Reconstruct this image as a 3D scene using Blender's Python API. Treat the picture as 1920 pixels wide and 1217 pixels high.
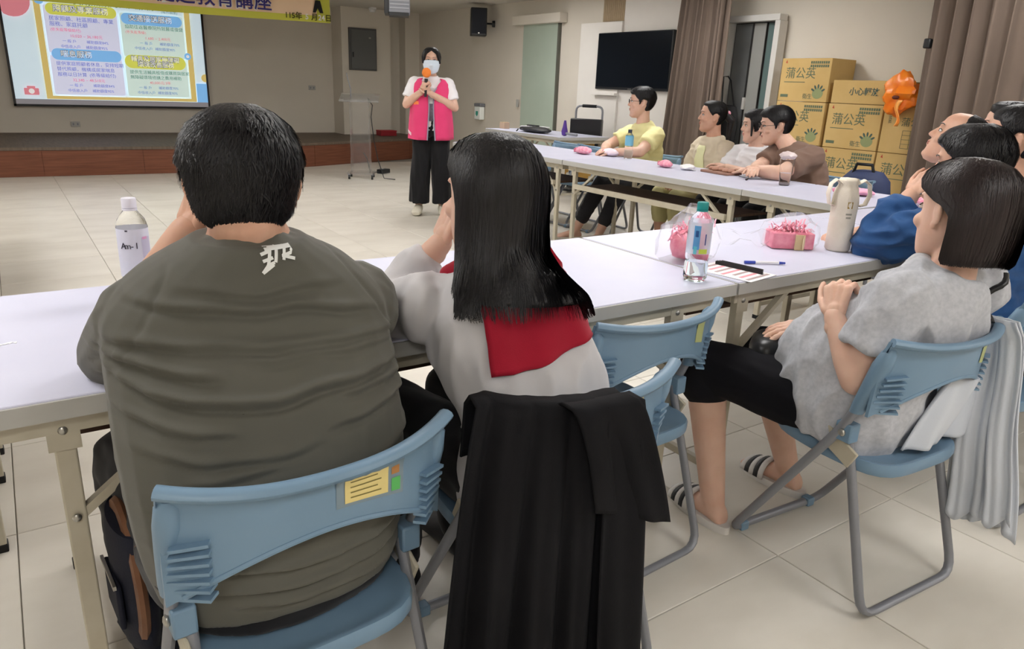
import bpy, bmesh, math, random
import numpy as np
from mathutils import Vector, Matrix, noise
from mathutils.bvhtree import BVHTree

for o in list(bpy.data.objects):
    bpy.data.objects.remove(o, do_unlink=True)
SC = bpy.context.scene
COL = SC.collection
WORK = bpy.data.scenes.new('workbench')      # empty side scene for evaluating text and remeshing, removed at the end
random.seed(7)
RNG = np.random.default_rng(7)
PI = math.pi

# ------------------------------------------------------------------ camera
cam_d = bpy.data.cameras.new('camera')
cam = bpy.data.objects.new('camera', cam_d)
COL.objects.link(cam)
_yaw, _pit, _rol = 0.6089, 0.3143, 0.0407
_fw = Vector((math.sin(_yaw)*math.cos(_pit), math.cos(_yaw)*math.cos(_pit), -math.sin(_pit)))
_rt = Vector((math.cos(_yaw), -math.sin(_yaw), 0))
_up = _rt.cross(_fw)
_r2 = math.cos(_rol)*_rt + math.sin(_rol)*_up
_u2 = -math.sin(_rol)*_rt + math.cos(_rol)*_up
cam.matrix_world = Matrix(((_r2.x, _u2.x, -_fw.x, -1.6986), (_r2.y, _u2.y, -_fw.y, -1.3117),
                           (_r2.z, _u2.z, -_fw.z, 1.2529), (0, 0, 0, 1)))
cam_d.sensor_width = 36
cam_d.lens = 1370.81/1920*36
cam_d.clip_start = 0.05
SC.camera = cam

# ------------------------------------------------------------------ world + view
w = bpy.data.worlds.new('world')
SC.world = w
w.use_nodes = True
w.node_tree.nodes['Background'].inputs[0].default_value = (0.9, 0.92, 1.0, 1)
w.node_tree.nodes['Background'].inputs[1].default_value = 0.5
SC.view_settings.view_transform = 'Standard'
SC.view_settings.look = 'None'
SC.view_settings.gamma = 1
SC.view_settings.exposure = 0.0
SC.view_settings.use_curve_mapping = False
LAMP_POWER = 16.5          # emission of the ceiling panels (strength)
CEIL = 2.42

# ------------------------------------------------------------------ materials
MATS = {}
def mat(name, col, rough=0.5, spec=0.5, metal=0.0, col2=None, nscale=8.0, stretch=(1, 1, 1), bump=0.0, bscale=60.0,
        trans=0.0, ior=1.45, sheen=0.0, emit=0.0, coat=0.0, sss=0.0, alpha=1.0, detail=4.0, rand=0.0, bstretch=None):
    if name in MATS: return MATS[name]
    m = bpy.data.materials.new(name); m.use_nodes = True
    nt = m.node_tree; b = nt.nodes['Principled BSDF']; L = nt.links.new
    b.inputs['Base Color'].default_value = (*col, 1)
    b.inputs['Roughness'].default_value = rough
    b.inputs['Specular IOR Level'].default_value = spec
    b.inputs['Metallic'].default_value = metal
    b.inputs['Transmission Weight'].default_value = trans
    b.inputs['IOR'].default_value = ior
    b.inputs['Sheen Weight'].default_value = sheen
    b.inputs['Coat Weight'].default_value = coat
    b.inputs['Alpha'].default_value = alpha
    if sss:
        b.inputs['Subsurface Weight'].default_value = sss
        b.inputs['Subsurface Radius'].default_value = (1.0, 0.35, 0.2)
        b.inputs['Subsurface Scale'].default_value = 0.006
    if emit:
        b.inputs['Emission Color'].default_value = (*col, 1)
        b.inputs['Emission Strength'].default_value = emit
    if col2 or bump:
        tc = nt.nodes.new('ShaderNodeTexCoord')
    if col2:
        mp = nt.nodes.new('ShaderNodeMapping'); mp.inputs['Scale'].default_value = stretch
        n = nt.nodes.new('ShaderNodeTexNoise'); n.inputs['Scale'].default_value = nscale
        n.inputs['Detail'].default_value = detail
        r = nt.nodes.new('ShaderNodeValToRGB')
        r.color_ramp.elements[0].position = 0.35; r.color_ramp.elements[1].position = 0.68
        r.color_ramp.elements[0].color = (*col, 1); r.color_ramp.elements[1].color = (*col2, 1)
        if rand:
            oi = nt.nodes.new('ShaderNodeObjectInfo')
            va = nt.nodes.new('ShaderNodeVectorMath'); va.operation = 'ADD'
            vs = nt.nodes.new('ShaderNodeMath'); vs.operation = 'MULTIPLY'; vs.inputs[1].default_value = 50
            L(oi.outputs['Random'], vs.inputs[0]); L(tc.outputs['Object'], va.inputs[0]); L(vs.outputs[0], va.inputs[1])
            L(va.outputs[0], mp.inputs[0])
            hs = nt.nodes.new('ShaderNodeHueSaturation')
            mr = nt.nodes.new('ShaderNodeMapRange'); mr.inputs[3].default_value = 1-rand; mr.inputs[4].default_value = 1+rand
            L(oi.outputs['Random'], mr.inputs[0]); L(mr.outputs[0], hs.inputs['Value']); L(r.outputs[0], hs.inputs['Color'])
            L(hs.outputs[0], b.inputs['Base Color'])
        else:
            L(tc.outputs['Object'], mp.inputs[0]); L(r.outputs[0], b.inputs['Base Color'])
        L(mp.outputs[0], n.inputs[0]); L(n.outputs[0], r.inputs[0])
        if emit: L(r.outputs[0], b.inputs['Emission Color'])
    if bump:
        n2 = nt.nodes.new('ShaderNodeTexNoise'); n2.inputs['Scale'].default_value = bscale; n2.inputs['Detail'].default_value = 3
        if bstretch:
            mp2 = nt.nodes.new('ShaderNodeMapping'); mp2.inputs['Scale'].default_value = bstretch
            L(tc.outputs['Object'], mp2.inputs[0]); L(mp2.outputs[0], n2.inputs[0])
        else:
            L(tc.outputs['Object'], n2.inputs[0])
        bp = nt.nodes.new('ShaderNodeBump'); bp.inputs['Strength'].default_value = bump; bp.inputs['Distance'].default_value = 0.01
        L(n2.outputs[0], bp.inputs['Height']); L(bp.outputs[0], b.inputs['Normal'])
    MATS[name] = m
    return m

def S2L(r, g, b):
    f = lambda c: (c/255/12.92) if c/255 <= 0.04045 else ((c/255+0.055)/1.055)**2.4
    return (f(r), f(g), f(b))

M_wall = mat('wall_paint', S2L(222, 215, 203), 0.8, 0.2, col2=S2L(217, 210, 198), nscale=1.5, bump=0.03, bscale=90)
M_wallwhite = mat('white_wall_paint', S2L(236, 232, 226), 0.75, 0.2, col2=S2L(230, 226, 220), nscale=2, bump=0.03, bscale=90)
M_ceil = mat('ceiling_paint', S2L(215, 210, 200), 0.9, 0.1, bump=0.05, bscale=120)
M_grout = mat('grout', S2L(150, 145, 135), 0.9)
M_tile = mat('floor_tile', S2L(219, 214, 204), 0.3, 0.35, col2=S2L(206, 200, 189), nscale=2.2, stretch=(1, 2.2, 1), rand=0.02, detail=5)
M_stagewood = mat('stage_wood', S2L(126, 78, 56), 0.45, 0.4, col2=S2L(104, 60, 42), nscale=3, stretch=(1, 1, 26), bump=0.04, bscale=40)
M_stagetop = mat('stage_top', S2L(112, 98, 86), 0.6, 0.35, col2=S2L(98, 85, 74), nscale=3, stretch=(12, 1, 1))
M_lam = mat('table_laminate', S2L(202, 203, 222), 0.42, 0.33, col2=S2L(197, 198, 218), nscale=5, bump=0.01, bscale=200)
M_edge = mat('table_edge', S2L(178, 177, 173), 0.45, 0.4)
M_beige = mat('beige_steel', S2L(190, 183, 165), 0.45, 0.45, col2=S2L(180, 172, 152), nscale=14)
M_shelf = mat('brown_board', S2L(88, 66, 52), 0.6, 0.3, col2=S2L(72, 53, 42), nscale=5, stretch=(1, 14, 1))
M_steel = mat('bolt_steel', S2L(170, 168, 162), 0.3, 0.5, metal=0.9)
M_rubber = mat('black_rubber', (0.012, 0.012, 0.013), 0.6, 0.3)
M_bplastic = mat('blue_plastic', S2L(117, 145, 169), 0.38, 0.45, col2=S2L(110, 138, 162), nscale=6, bump=0.015, bscale=300)
M_gtube = mat('grey_tube', S2L(134, 136, 143), 0.4, 0.5, metal=0.2)
M_black = mat('black_plastic', (0.012, 0.013, 0.015), 0.35, 0.45)
M_hair = mat('black_hair', (0.006, 0.0055, 0.0065), 0.44, 0.38, col2=(0.011, 0.0105, 0.013), nscale=120, stretch=(1, 1, 0.15), bump=0.18, bscale=260, bstretch=(1, 1, 0.06))
M_hairb = mat('dark_brown_hair', (0.012, 0.007, 0.0075), 0.42, 0.4, col2=(0.018, 0.010, 0.011), nscale=120, stretch=(1, 1, 0.15), bump=0.18, bscale=260, bstretch=(1, 1, 0.06))
M_skin = mat('skin', S2L(222, 184, 164), 0.5, 0.35, col2=S2L(214, 172, 151), nscale=16, sss=0.12, bump=0.03, bscale=220)
M_skin2 = mat('tanned_skin', S2L(208, 166, 144), 0.5, 0.35, col2=S2L(200, 154, 131), nscale=16, sss=0.12, bump=0.03, bscale=220)
M_eye = mat('eye_white', (0.7, 0.68, 0.66), 0.2)
M_iris = mat('iris_dark', (0.015, 0.009, 0.007), 0.15)
M_lip = mat('lips', S2L(170, 98, 90), 0.45)
M_clear = mat('clear_plastic', (0.97, 0.985, 0.99), 0.04, 0.5, trans=1.0, ior=1.12)
M_water = mat('water', (0.93, 0.98, 0.99), 0.0, 0.5, trans=1.0, ior=1.33)
M_white = mat('white_plastic', S2L(236, 234, 238), 0.4, 0.4)
M_paper = mat('white_paper', S2L(238, 236, 238), 0.8, 0.2)
M_pink = mat('pink_paper', S2L(238, 140, 166), 0.7, 0.2, col2=S2L(246, 192, 206), nscale=40)
M_pinkd = mat('deep_pink_card', S2L(214, 112, 136), 0.6, 0.3, col2=S2L(234, 156, 172), nscale=30)

# ------------------------------------------------------------------ mesh helpers
def norm(v):
    v = np.asarray(v, float); n = math.sqrt(float(v @ v))
    return v/n if n > 1e-12 else v

def cross(a, b):
    return np.array((a[1]*b[2]-a[2]*b[1], a[2]*b[0]-a[0]*b[2], a[0]*b[1]-a[1]*b[0]))

class MB:
    def __init__(s): s.v = []; s.f = []; s.mi = []
    def add(s, vs, fs, mi=0):
        o = len(s.v)
        s.v.extend([tuple(map(float, p)) for p in vs])
        s.f.extend([tuple(i+o for i in f) for f in fs]); s.mi.extend([mi]*len(fs))
        return s
    def box(s, c, d, R=None, mi=0, taper=1.0):
        x, y, z = d[0]/2, d[1]/2, d[2]/2
        vs = [(-x*taper, -y*taper, -z), (x*taper, -y*taper, -z), (x*taper, y*taper, -z), (-x*taper, y*taper, -z), (-x, -y, z), (x, -y, z), (x, y, z), (-x, y, z)]
        if R is not None: vs = [tuple(R @ Vector(p)) for p in vs]
        vs = [(p[0]+c[0], p[1]+c[1], p[2]+c[2]) for p in vs]
        return s.add(vs, [(0, 3, 2, 1), (4, 5, 6, 7), (0, 1, 5, 4), (1, 2, 6, 5), (2, 3, 7, 6), (3, 0, 4, 7)], mi)
    def bar(s, p0, p1, w, h, up=(0, 0, 1), mi=0):
        p0 = np.array(p0, float); p1 = np.array(p1, float); d = norm(p1-p0); u = np.array(up, float)
        if abs(d @ u) > 0.98: u = np.array((0, 1.0, 0))
        a = norm(cross(d, u)); b = cross(a, d)
        vs = []
        for p in (p0, p1):
            for sx, sy in ((-1, -1), (1, -1), (1, 1), (-1, 1)): vs.append(p+a*sx*w/2+b*sy*h/2)
        return s.add(vs, [(0, 1, 2, 3), (7, 6, 5, 4), (0, 4, 5, 1), (1, 5, 6, 2), (2, 6, 7, 3), (3, 7, 4, 0)], mi)
    def rings(s, rs, closed_ends=True, mi=0, wrap=True):
        n = len(rs[0]); o = len(s.v)
        for r in rs: s.v.extend([tuple(map(float, p)) for p in r])
        cnt = n if wrap else n-1
        for i in range(len(rs)-1):
            for j in range(cnt):
                a = o+i*n+j; b = o+i*n+(j+1) % n
                s.f.append((a, b, b+n, a+n)); s.mi.append(mi)
        if closed_ends:
            for k, rev in ((0, True), (len(rs)-1, False)):
                c = np.mean(np.array(rs[k]), axis=0); s.v.append(tuple(c)); ci = len(s.v)-1
                for j in range(n):
                    a = o+k*n+j; b = o+k*n+(j+1) % n
                    s.f.append((b, a, ci) if rev else (a, b, ci)); s.mi.append(mi)
        return s
    def tube(s, path, r, n=10, mi=0, flat=1.0, closed=False):
        P = [np.array(p, float) for p in path]; m = len(P)
        rr = r if hasattr(r, '__len__') else [r]*m
        T = [norm((P[(i+1) % m] if closed or i < m-1 else P[i]) - (P[i-1] if closed or i > 0 else P[i])) for i in range(m)]
        u = np.array((0, 0, 1.0)) if abs(T[0][2]) < 0.9 else np.array((1.0, 0, 0))
        a = norm(cross(T[0], u)); rs = []
        for i in range(m):
            a = norm(a - T[i]*(a @ T[i])); b = cross(T[i], a)
            rs.append([P[i]+rr[i]*(a*math.cos(2*PI*k/n)+flat*b*math.sin(2*PI*k/n)) for k in range(n)])
        if closed: rs.append(rs[0])
        return s.rings(rs, not closed, mi)
    def cyl(s, p0, p1, r0, r1=None, n=16, mi=0):
        return s.tube([p0, p1], [r0, r0 if r1 is None else r1], n, mi)
    def lathe(s, prof, n=24, c=(0, 0, 0), mi=0, caps=True, sq=0.0):
        rs = []
        for r, z in prof:
            ring = []
            for k in range(n):
                t = 2*PI*k/n; q = 1.0
                if sq: q = 1/((abs(math.cos(t))**(2+sq*6)+abs(math.sin(t))**(2+sq*6))**(1/(2+sq*6)))
                ring.append((c[0]+r*q*math.cos(t), c[1]+r*q*math.sin(t), c[2]+z))
            rs.append(ring)
        return s.rings(rs, caps, mi)
    def capsule(s, p0, p1, r0, r1=None, n=12, mi=0):
        if r1 is None: r1 = r0
        p0 = np.array(p0, float); p1 = np.array(p1, float); d = norm(p1-p0); path = []; rr = []
        for a in (-80, -50, -20): path.append(p0+d*r0*math.sin(math.radians(a))); rr.append(r0*math.cos(math.radians(a)))
        path += [p0, p1]; rr += [r0, r1]
        for a in (20, 50, 80): path.append(p1+d*r1*math.sin(math.radians(a))); rr.append(r1*math.cos(math.radians(a)))
        return s.tube(path, rr, n, mi)
    def ell(s, c, r, R=None, nu=16, nv=10, mi=0):
        rs = []
        for i in range(1, nv):
            t = PI*i/nv; ring = []
            for k in range(nu):
                p = Vector((r[0]*math.sin(t)*math.cos(2*PI*k/nu), r[1]*math.sin(t)*math.sin(2*PI*k/nu), -r[2]*math.cos(t)))
                if R is not None: p = R @ p
                ring.append((p.x+c[0], p.y+c[1], p.z+c[2]))
            rs.append(ring)
        return s.rings(rs, True, mi)
    def grid(s, G, mi=0):
        nu, nv = len(G), len(G[0]); o = len(s.v)
        for row in G: s.v.extend([tuple(map(float, p)) for p in row])
        for i in range(nu-1):
            for j in range(nv-1):
                a = o+i*nv+j; s.f.append((a, a+1, a+nv+1, a+nv)); s.mi.append(mi)
        return s
    def poly(s, pts, thick, axis=2, mi=0):
        """flat outline extruded by thick along axis (pts in the two other axes order)"""
        def P(q, t):
            if axis == 2: return (q[0], q[1], t)
            if axis == 1: return (q[0], t, q[1])
            return (t, q[0], q[1])
        n = len(pts); vs = [P(q, 0) for q in pts]+[P(q, thick) for q in pts]
        fs = [tuple(range(n-1, -1, -1)), tuple(range(n, 2*n))]+[(i, (i+1) % n, (i+1) % n+n, i+n) for i in range(n)]
        return s.add(vs, fs, mi)
    def mesh(s, name):
        me = bpy.data.meshes.new(name)
        me.from_pydata(s.v, [], s.f)
        return me
    def build(s, name, m, parent=None, smooth=True, bevel=0.0, seg=2, angle=0.7, loc=None, sub=0, solid=0.0):
        me = s.mesh(name)
        ms = m if isinstance(m, (list, tuple)) else [m]
        for q in ms: me.materials.append(q)
        if len(ms) > 1: me.polygons.foreach_set('material_index', s.mi)
        bm = bmesh.new(); bm.from_mesh(me); bmesh.ops.recalc_face_normals(bm, faces=bm.faces); bm.to_mesh(me); bm.free()
        if smooth:
            me.shade_smooth(); me.set_sharp_from_angle(angle=angle)
        ob = bpy.data.objects.new(name, me); COL.objects.link(ob)
        if parent: ob.parent = parent
        if loc is not None: ob.location = loc
        if solid:
            md = ob.modifiers.new('solid', 'SOLIDIFY'); md.thickness = solid; md.offset = 0
        if bevel:
            md = ob.modifiers.new('bevel', 'BEVEL'); md.width = bevel; md.segments = seg; md.limit_method = 'ANGLE'
        if sub:
            md = ob.modifiers.new('sub', 'SUBSURF'); md.levels = sub; md.render_levels = sub
        return ob

def tag(o, label=None, cat=None, group=None, kind=None):
    if label: o['label'] = label
    if cat: o['category'] = cat
    if group: o['group'] = group
    if kind: o['kind'] = kind
    return o
def thing(name, label, cat, loc=(0, 0, 0), rz=0.0, group=None):
    o = bpy.data.objects.new(name, None); COL.objects.link(o)
    o.location = loc; o.rotation_euler = (0, 0, rz); o.empty_display_size = 0.1
    return tag(o, label, cat, group)
def copy_tree(o, parent=None, skip=()):
    c = o.copy(); COL.objects.link(c)
    if parent: c.parent = parent
    for ch in list(o.children):
        if ch.name.split('.')[0] in skip: continue
        copy_tree(ch, c, skip)
    return c
def structure(ob): ob['kind'] = 'structure'; return ob

def text_obj(name, body, size, m, parent, mw, align='CENTER', extrude=0.0008, bold=0.0):
    cu = bpy.data.curves.new(name, 'FONT'); cu.body = body; cu.size = size; cu.align_x = align; cu.align_y = 'CENTER'
    cu.extrude = extrude; cu.offset = bold; cu.resolution_u = 2
    t = bpy.data.objects.new(name, cu); WORK.collection.objects.link(t)
    with bpy.context.temp_override(scene=WORK, view_layer=WORK.view_layers[0]):
        dg = bpy.context.evaluated_depsgraph_get()
    me = bpy.data.meshes.new_from_object(t.evaluated_get(dg))
    bpy.data.objects.remove(t, do_unlink=True)
    me.materials.clear(); me.materials.append(m); me.name = name
    ob = bpy.data.objects.new(name, me); COL.objects.link(ob)
    ob.parent = parent; ob.matrix_local = mw
    return ob
# matrices for flat prints: on a wall facing -Y / facing -X / arbitrary
def M_faceNY(x, y, z): return Matrix.Translation((x, y, z)) @ Matrix.Rotation(PI/2, 4, 'X')
def M_faceNX(x, y, z): return Matrix.Translation((x, y, z)) @ Matrix.Rotation(-PI/2, 4, 'Z') @ Matrix.Rotation(PI/2, 4, 'X')
# ------------------------------------------------------------------ room
XR, YB, XL, YF = 4.80, 11.70, -4.6, -3.6      # right wall, back wall, left wall, wall behind the camera
fl = MB().box(((XL+XR)/2, (YF+YB)/2, -0.056), (XR-XL+0.4, YB-YF+0.4, 0.1)).build('floor', M_grout, smooth=False)
structure(fl)
tile_me = None
tx0, ty0, T = -0.016, -0.283, 0.6
tb = MB().box((0, 0, -0.006), (T-0.003, T-0.003, 0.012))
proto = tb.build('floor_tile', M_tile, fl, smooth=False)
bmv = bmesh.new(); bmv.from_mesh(proto.data)
bmesh.ops.bevel(bmv, geom=[e for e in bmv.edges if all(v.co.z > -0.001 for v in e.verts)], offset=0.0015, segments=1, affect='EDGES')
bmv.to_mesh(proto.data); bmv.free()
first = True
rest = MB()
for i in range(-8, 9):
    for j in range(-6, 17):
        cx, cy = tx0+(i+0.5)*T, ty0+(j+0.5)*T
        if cx+T/2 > XR+0.02 or cx-T/2 < XL-0.3: continue
        near = (-4 <= i <= 7) and (-2 <= j <= 15)
        if near:
            if first: ob = proto; first = False
            else: ob = proto.copy(); COL.objects.link(ob); ob.parent = fl
            ob.location = (cx, cy, 0)
        else:
            rest.box((cx, cy, -0.006), (T-0.003, T-0.003, 0.012))
ro = rest.build('floor_tiles_beyond', M_tile, fl, smooth=False); ro['kind'] = 'stuff'

def wallbox(name, x0, x1, y0, y1, z0, z1, m=M_wall, parent=None):
    o = MB().box(((x0+x1)/2, (y0+y1)/2, (z0+z1)/2), (x1-x0, y1-y0, z1-z0)).build(name, m, parent, smooth=False)
    if parent is None: structure(o)
    return o
wallbox('wall_back', XL-0.1, XR+0.1, YB, YB+0.1, -0.02, CEIL+0.1)
wr = wallbox('wall_right', XR, XR+0.1, YF, YB, -0.02, CEIL+0.1)
wallbox('wall_left', XL-0.1, XL, YF, YB, -0.02, CEIL+0.1)
wallbox('wall_front', XL-0.1, XR+0.1, YF-0.1, YF, -0.02, CEIL+0.1)
ceil = wallbox('ceiling', XL-0.1, XR+0.1, YF-0.1, YB+0.1, CEIL, CEIL+0.1, M_ceil)
# protruding pier beside the stage with a recess and corner strip
wallbox('wall_pier', 3.32, 4.22, 11.25, YB, 0.0, CEIL)
wallbox('wall_recess', 4.22, 4.52, 11.52, YB, 0.0, CEIL)
wallbox('wall_corner', 4.52, XR, 11.28, YB, 0.0, CEIL)
# TV column and panel section of the right wall
wallbox('wall_panel', 4.74, XR, 5.85, 6.63, 0.0, 2.06, M_wallwhite)
wallbox('wall_column', 4.77, XR, 4.55, 5.85, 0.0, CEIL, M_wallwhite)
# strip curtain panel above the white panel
M_slat = mat('beige_blind', S2L(176, 156, 128), 0.8, col2=S2L(160, 140, 112), nscale=20, stretch=(1, 20, 1))
t = thing('blind_panel', 'beige vertical slat blind high on the wall left of the television', 'blind', (4.79, 6.05, 2.24))
for k in range(12):
    MB().box((0, -0.2+k*0.036, 0), (0.012, 0.033, 0.34)).build('slat', M_slat, t, smooth=False)
# stage
stage_pts = [(XL, 9.33), (0.9, 9.22), (2.17, 9.58), (4.11, 10.31), (4.8, 10.62), (4.8, YB), (XL, YB)]
st = MB().poly(stage_pts, 0.31).build('stage', M_stagewood, None, smooth=False)
structure(st)
top_pts = [(x, y-0.02 if y < YB else y) for x, y in stage_pts]
stp = MB(); stp.poly(top_pts, 0.035)
so = stp.build('stage_top', M_stagetop, st, smooth=False, loc=(0, 0, 0.31))
# riser boards on the stage front
for a, b in ((0, 1), (1, 2), (2, 3), (3, 4)):
    p, q = np.array(stage_pts[a]), np.array(stage_pts[b]); d = (q-p)/np.linalg.norm(q-p); nn = np.array((d[1], -d[0]))
    nseg = max(1, int(round(np.linalg.norm(q-p)/1.22)))
    for k in range(nseg):
        u = p+(q-p)*k/nseg+d*0.002; v = p+(q-p)*(k+1)/nseg-d*0.002
        MB().bar((*(u+nn*0.005), 0.155), (*(v+nn*0.005), 0.155), 0.01, 0.305).build('riser_board', M_stagewood, st, smooth=False)
# baseboard strip along right wall
M_base = mat('baseboard', S2L(205, 196, 182), 0.6)
structure(MB().box((4.79, 7.9, 0.05), (0.02, 5.4, 0.1)).build('baseboard_right', M_base, smooth=False))

# ceiling lights
M_diff = bpy.data.materials.new('lamp_diffuser'); M_diff.use_nodes = True
_b = M_diff.node_tree.nodes['Principled BSDF']
_b.inputs['Base Color'].default_value = (0.9, 0.9, 0.9, 1)
_b.inputs['Emission Color'].default_value = (1.0, 0.985, 0.965, 1)
_b.inputs['Emission Strength'].default_value = LAMP_POWER
M_frame = mat('lamp_frame', (0.8, 0.8, 0.8), 0.4)
li = 0
for ly, names in ((-2.4, 'behind the camera'), (0.8, 'over the near tables'), (3.6, 'over the middle of the hall'), (6.6, 'before the stage')):
    for lx, side in ((-2.6, 'left'), (0.3, 'middle'), (3.2, 'right')):
        r = thing('ceiling_light', f'recessed white ceiling light panel, {side} one {names}', 'lamp', (lx, ly, CEIL-0.012), 0, 'ceiling light panels')
        MB().box((0, 0, 0), (1.12, 0.56, 0.012)).build('diffuser', M_diff, r, smooth=False)
        fr = MB()
        for sx in (-1, 1):
            fr.box((sx*0.58, 0, 0), (0.04, 0.64, 0.024)); fr.box((0, sx*0.30, 0), (1.2, 0.04, 0.024))
        fr.build('frame', M_frame, r, smooth=False)

# ------------------------------------------------------------------ big display on the back wall (slide)
def emat(name, rgb, k=0.62):
    return mat(name, S2L(*rgb), 0.5, 0.2, emit=k)
E_bg, E_panel = emat('slide_pale', (206, 224, 234)), emat('slide_lilac', (212, 214, 236))
E_panelg = emat('slide_mint', (206, 226, 218)); E_yel = emat('slide_lime', (208, 210, 92)); E_blue = emat('slide_blue', (128, 184, 236))
E_tan = emat('slide_tan', (206, 182, 110)); E_red = emat('slide_rose', (214, 130, 140)); E_redt = emat('slide_redtext', (206, 96, 116))
E_navy = emat('slide_navytext', (96, 104, 168)); E_gry = emat('slide_greytext', (112, 118, 120)); E_grn = emat('slide_greentext', (70, 110, 100))
E_wht = emat('slide_white', (228, 226, 226)); E_bot = emat('slide_base_grey', (140, 136, 140), 0.5)
M_bezel = mat('display_bezel', (0.008, 0.008, 0.01), 0.3)
X0, X1, Z0, Z1, YS = -1.45, 1.20, 0.72, 2.2, 11.60
scr = thing('wall_display', 'large black framed wall display showing a pale slide of four text blocks', 'screen', ((X0+X1)/2, YS+0.05, Z0))
def sl(x, z, k=0): # slide coords -> local (u 0..1, v 0..1 from the bottom)
    return (X0+0.03+(X1-X0-0.06)*x-(X0+X1)/2, -0.052-0.0015*k, 0.03+(Z1-Z0-0.06)*z)
W_, H_ = X1-X0-0.06, Z1-Z0-0.06
bz = MB()
bz.box((0, 0, 0.015), (X1-X0, 0.1, 0.03)); bz.box((0, 0, Z1-Z0-0.015), (X1-X0, 0.1, 0.03))
bz.box((X0+0.015-(X0+X1)/2, 0, (Z1-Z0)/2), (0.03, 0.1, Z1-Z0)); bz.box((X1-0.015-(X0+X1)/2, 0, (Z1-Z0)/2), (0.03, 0.1, Z1-Z0))
bz.build('bezel', M_bezel, scr, smooth=False)
MB().box((0, 0.005, (Z1-Z0)/2), (W_, 0.08, H_)).build('panel', E_bg, scr, smooth=False)
def srect(name, u0, v0, u1, v1, m, k=1, rad=0.0):
    a = sl(u0, v0, k); b = sl(u1, v1, k); pts = []
    r = min(rad, (b[0]-a[0])/2, (b[2]-a[2])/2)
    if r > 0:
        for cx, cz, t0 in ((b[0]-r, a[2]+r, -90), (b[0]-r, b[2]-r, 0), (a[0]+r, b[2]-r, 90), (a[0]+r, a[2]+r, 180)):
            for s_ in range(7):
                tt = math.radians(t0+s_*15); pts.append((cx+r*math.cos(tt), cz+r*math.sin(tt)))
    else: pts = [(a[0], a[2]), (b[0], a[2]), (b[0], b[2]), (a[0], b[2])]
    return MB().poly(pts, 0.001, axis=1).build(name, m, scr, smooth=False, loc=(0, a[1], 0))
srect('slide_base_strip', 0, 0, 1, 0.05, E_bot)
srect('slide_frame', 0.148, 0.055, 0.178, 1.0, E_tan); srect('slide_frame', 0.905, 0.055, 0.935, 1.0, E_tan); srect('slide_frame', 0.148, 0.055, 0.935, 0.085, E_tan, 2)
srect('slide_panel', 0.19, 0.50, 0.545, 0.95, E_panel, 1, 0.03); srect('slide_panel', 0.56, 0.50, 0.895, 0.93, E_panelg, 1, 0.03)
srect('slide_panel', 0.19, 0.10, 0.545, 0.48, E_panel, 1, 0.03); srect('slide_panel', 0.56, 0.10, 0.895, 0.47, E_panelg, 1, 0.03)
srect('slide_heading_pill', 0.20, 0.86, 0.545, 0.97, E_yel, 2, 0.1); srect('slide_heading_pill', 0.565, 0.82, 0.89, 0.93, E_blue, 2, 0.1)
srect('slide_heading_pill', 0.20, 0.435, 0.545, 0.545, E_blue, 2, 0.1); srect('slide_heading_pill', 0.56, 0.385, 0.89, 0.52, E_yel, 2, 0.1)
def scirc(u, v, r, m, k=1, name='slide_dot'):
    a = sl(u, v, k)
    pts = [(a[0]+r*math.cos(t*PI/12), a[2]+r*math.sin(t*PI/12)) for t in range(24)]
    pts = [(min(max(p[0], -W_/2), W_/2), min(p[1], H_+0.03)) for p in pts]
    return MB().poly(pts, 0.001, axis=1).build(name, m, scr, smooth=False, loc=(0, a[1], 0))
scirc(0.05, 0.97, 0.22, E_red); scirc(0.995, 0.31, 0.06, E_tan)
srect('slide_corner_block', 0.94, 0.05, 1.0, 0.25, E_blue, 1, 0.0)
srect('slide_house_icon', 0.045, 0.09, 0.115, 0.155, E_red, 1, 0.01); scirc(0.08, 0.125, 0.035, E_wht, 2); srect('slide_house_icon', 0.06, 0.155, 0.10, 0.175, E_red, 1, 0.01)
scirc(0.905, 0.53, 0.05, E_blue, 3, 'slide_icon'); scirc(0.905, 0.53, 0.022, E_wht, 4, 'slide_icon'); scirc(0.175, 0.99, 0.06, E_blue, 3, 'slide_icon')
def stext(body, u, v, size, m, align='LEFT', bold=0.0, k=4):
    p = sl(u, v, k)
    return text_obj('slide_text', body, size, m, scr, M_faceNY(*p), align, 0.0004, bold)
stext('長期照顧的四大服務', 0.33, 1.0, 0.12, E_grn); stext('(每月額度)', 0.78, 0.965, 0.05, E_grn)
def heading(body, u, v, size):
    stext(body, u, v, size, E_gry, 'CENTER', 0.006, 3); stext(body, u, v, size, E_wht, 'CENTER', 0.0, 5)
heading('照顧及專業服務', 0.37, 0.918, 0.1); heading('交通接送服務', 0.72, 0.88, 0.1); heading('喘息服務', 0.32, 0.492, 0.1)
heading('輔具及居家無障礙', 0.725, 0.48, 0.085); heading('環境改善服務', 0.725, 0.425, 0.085)
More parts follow.
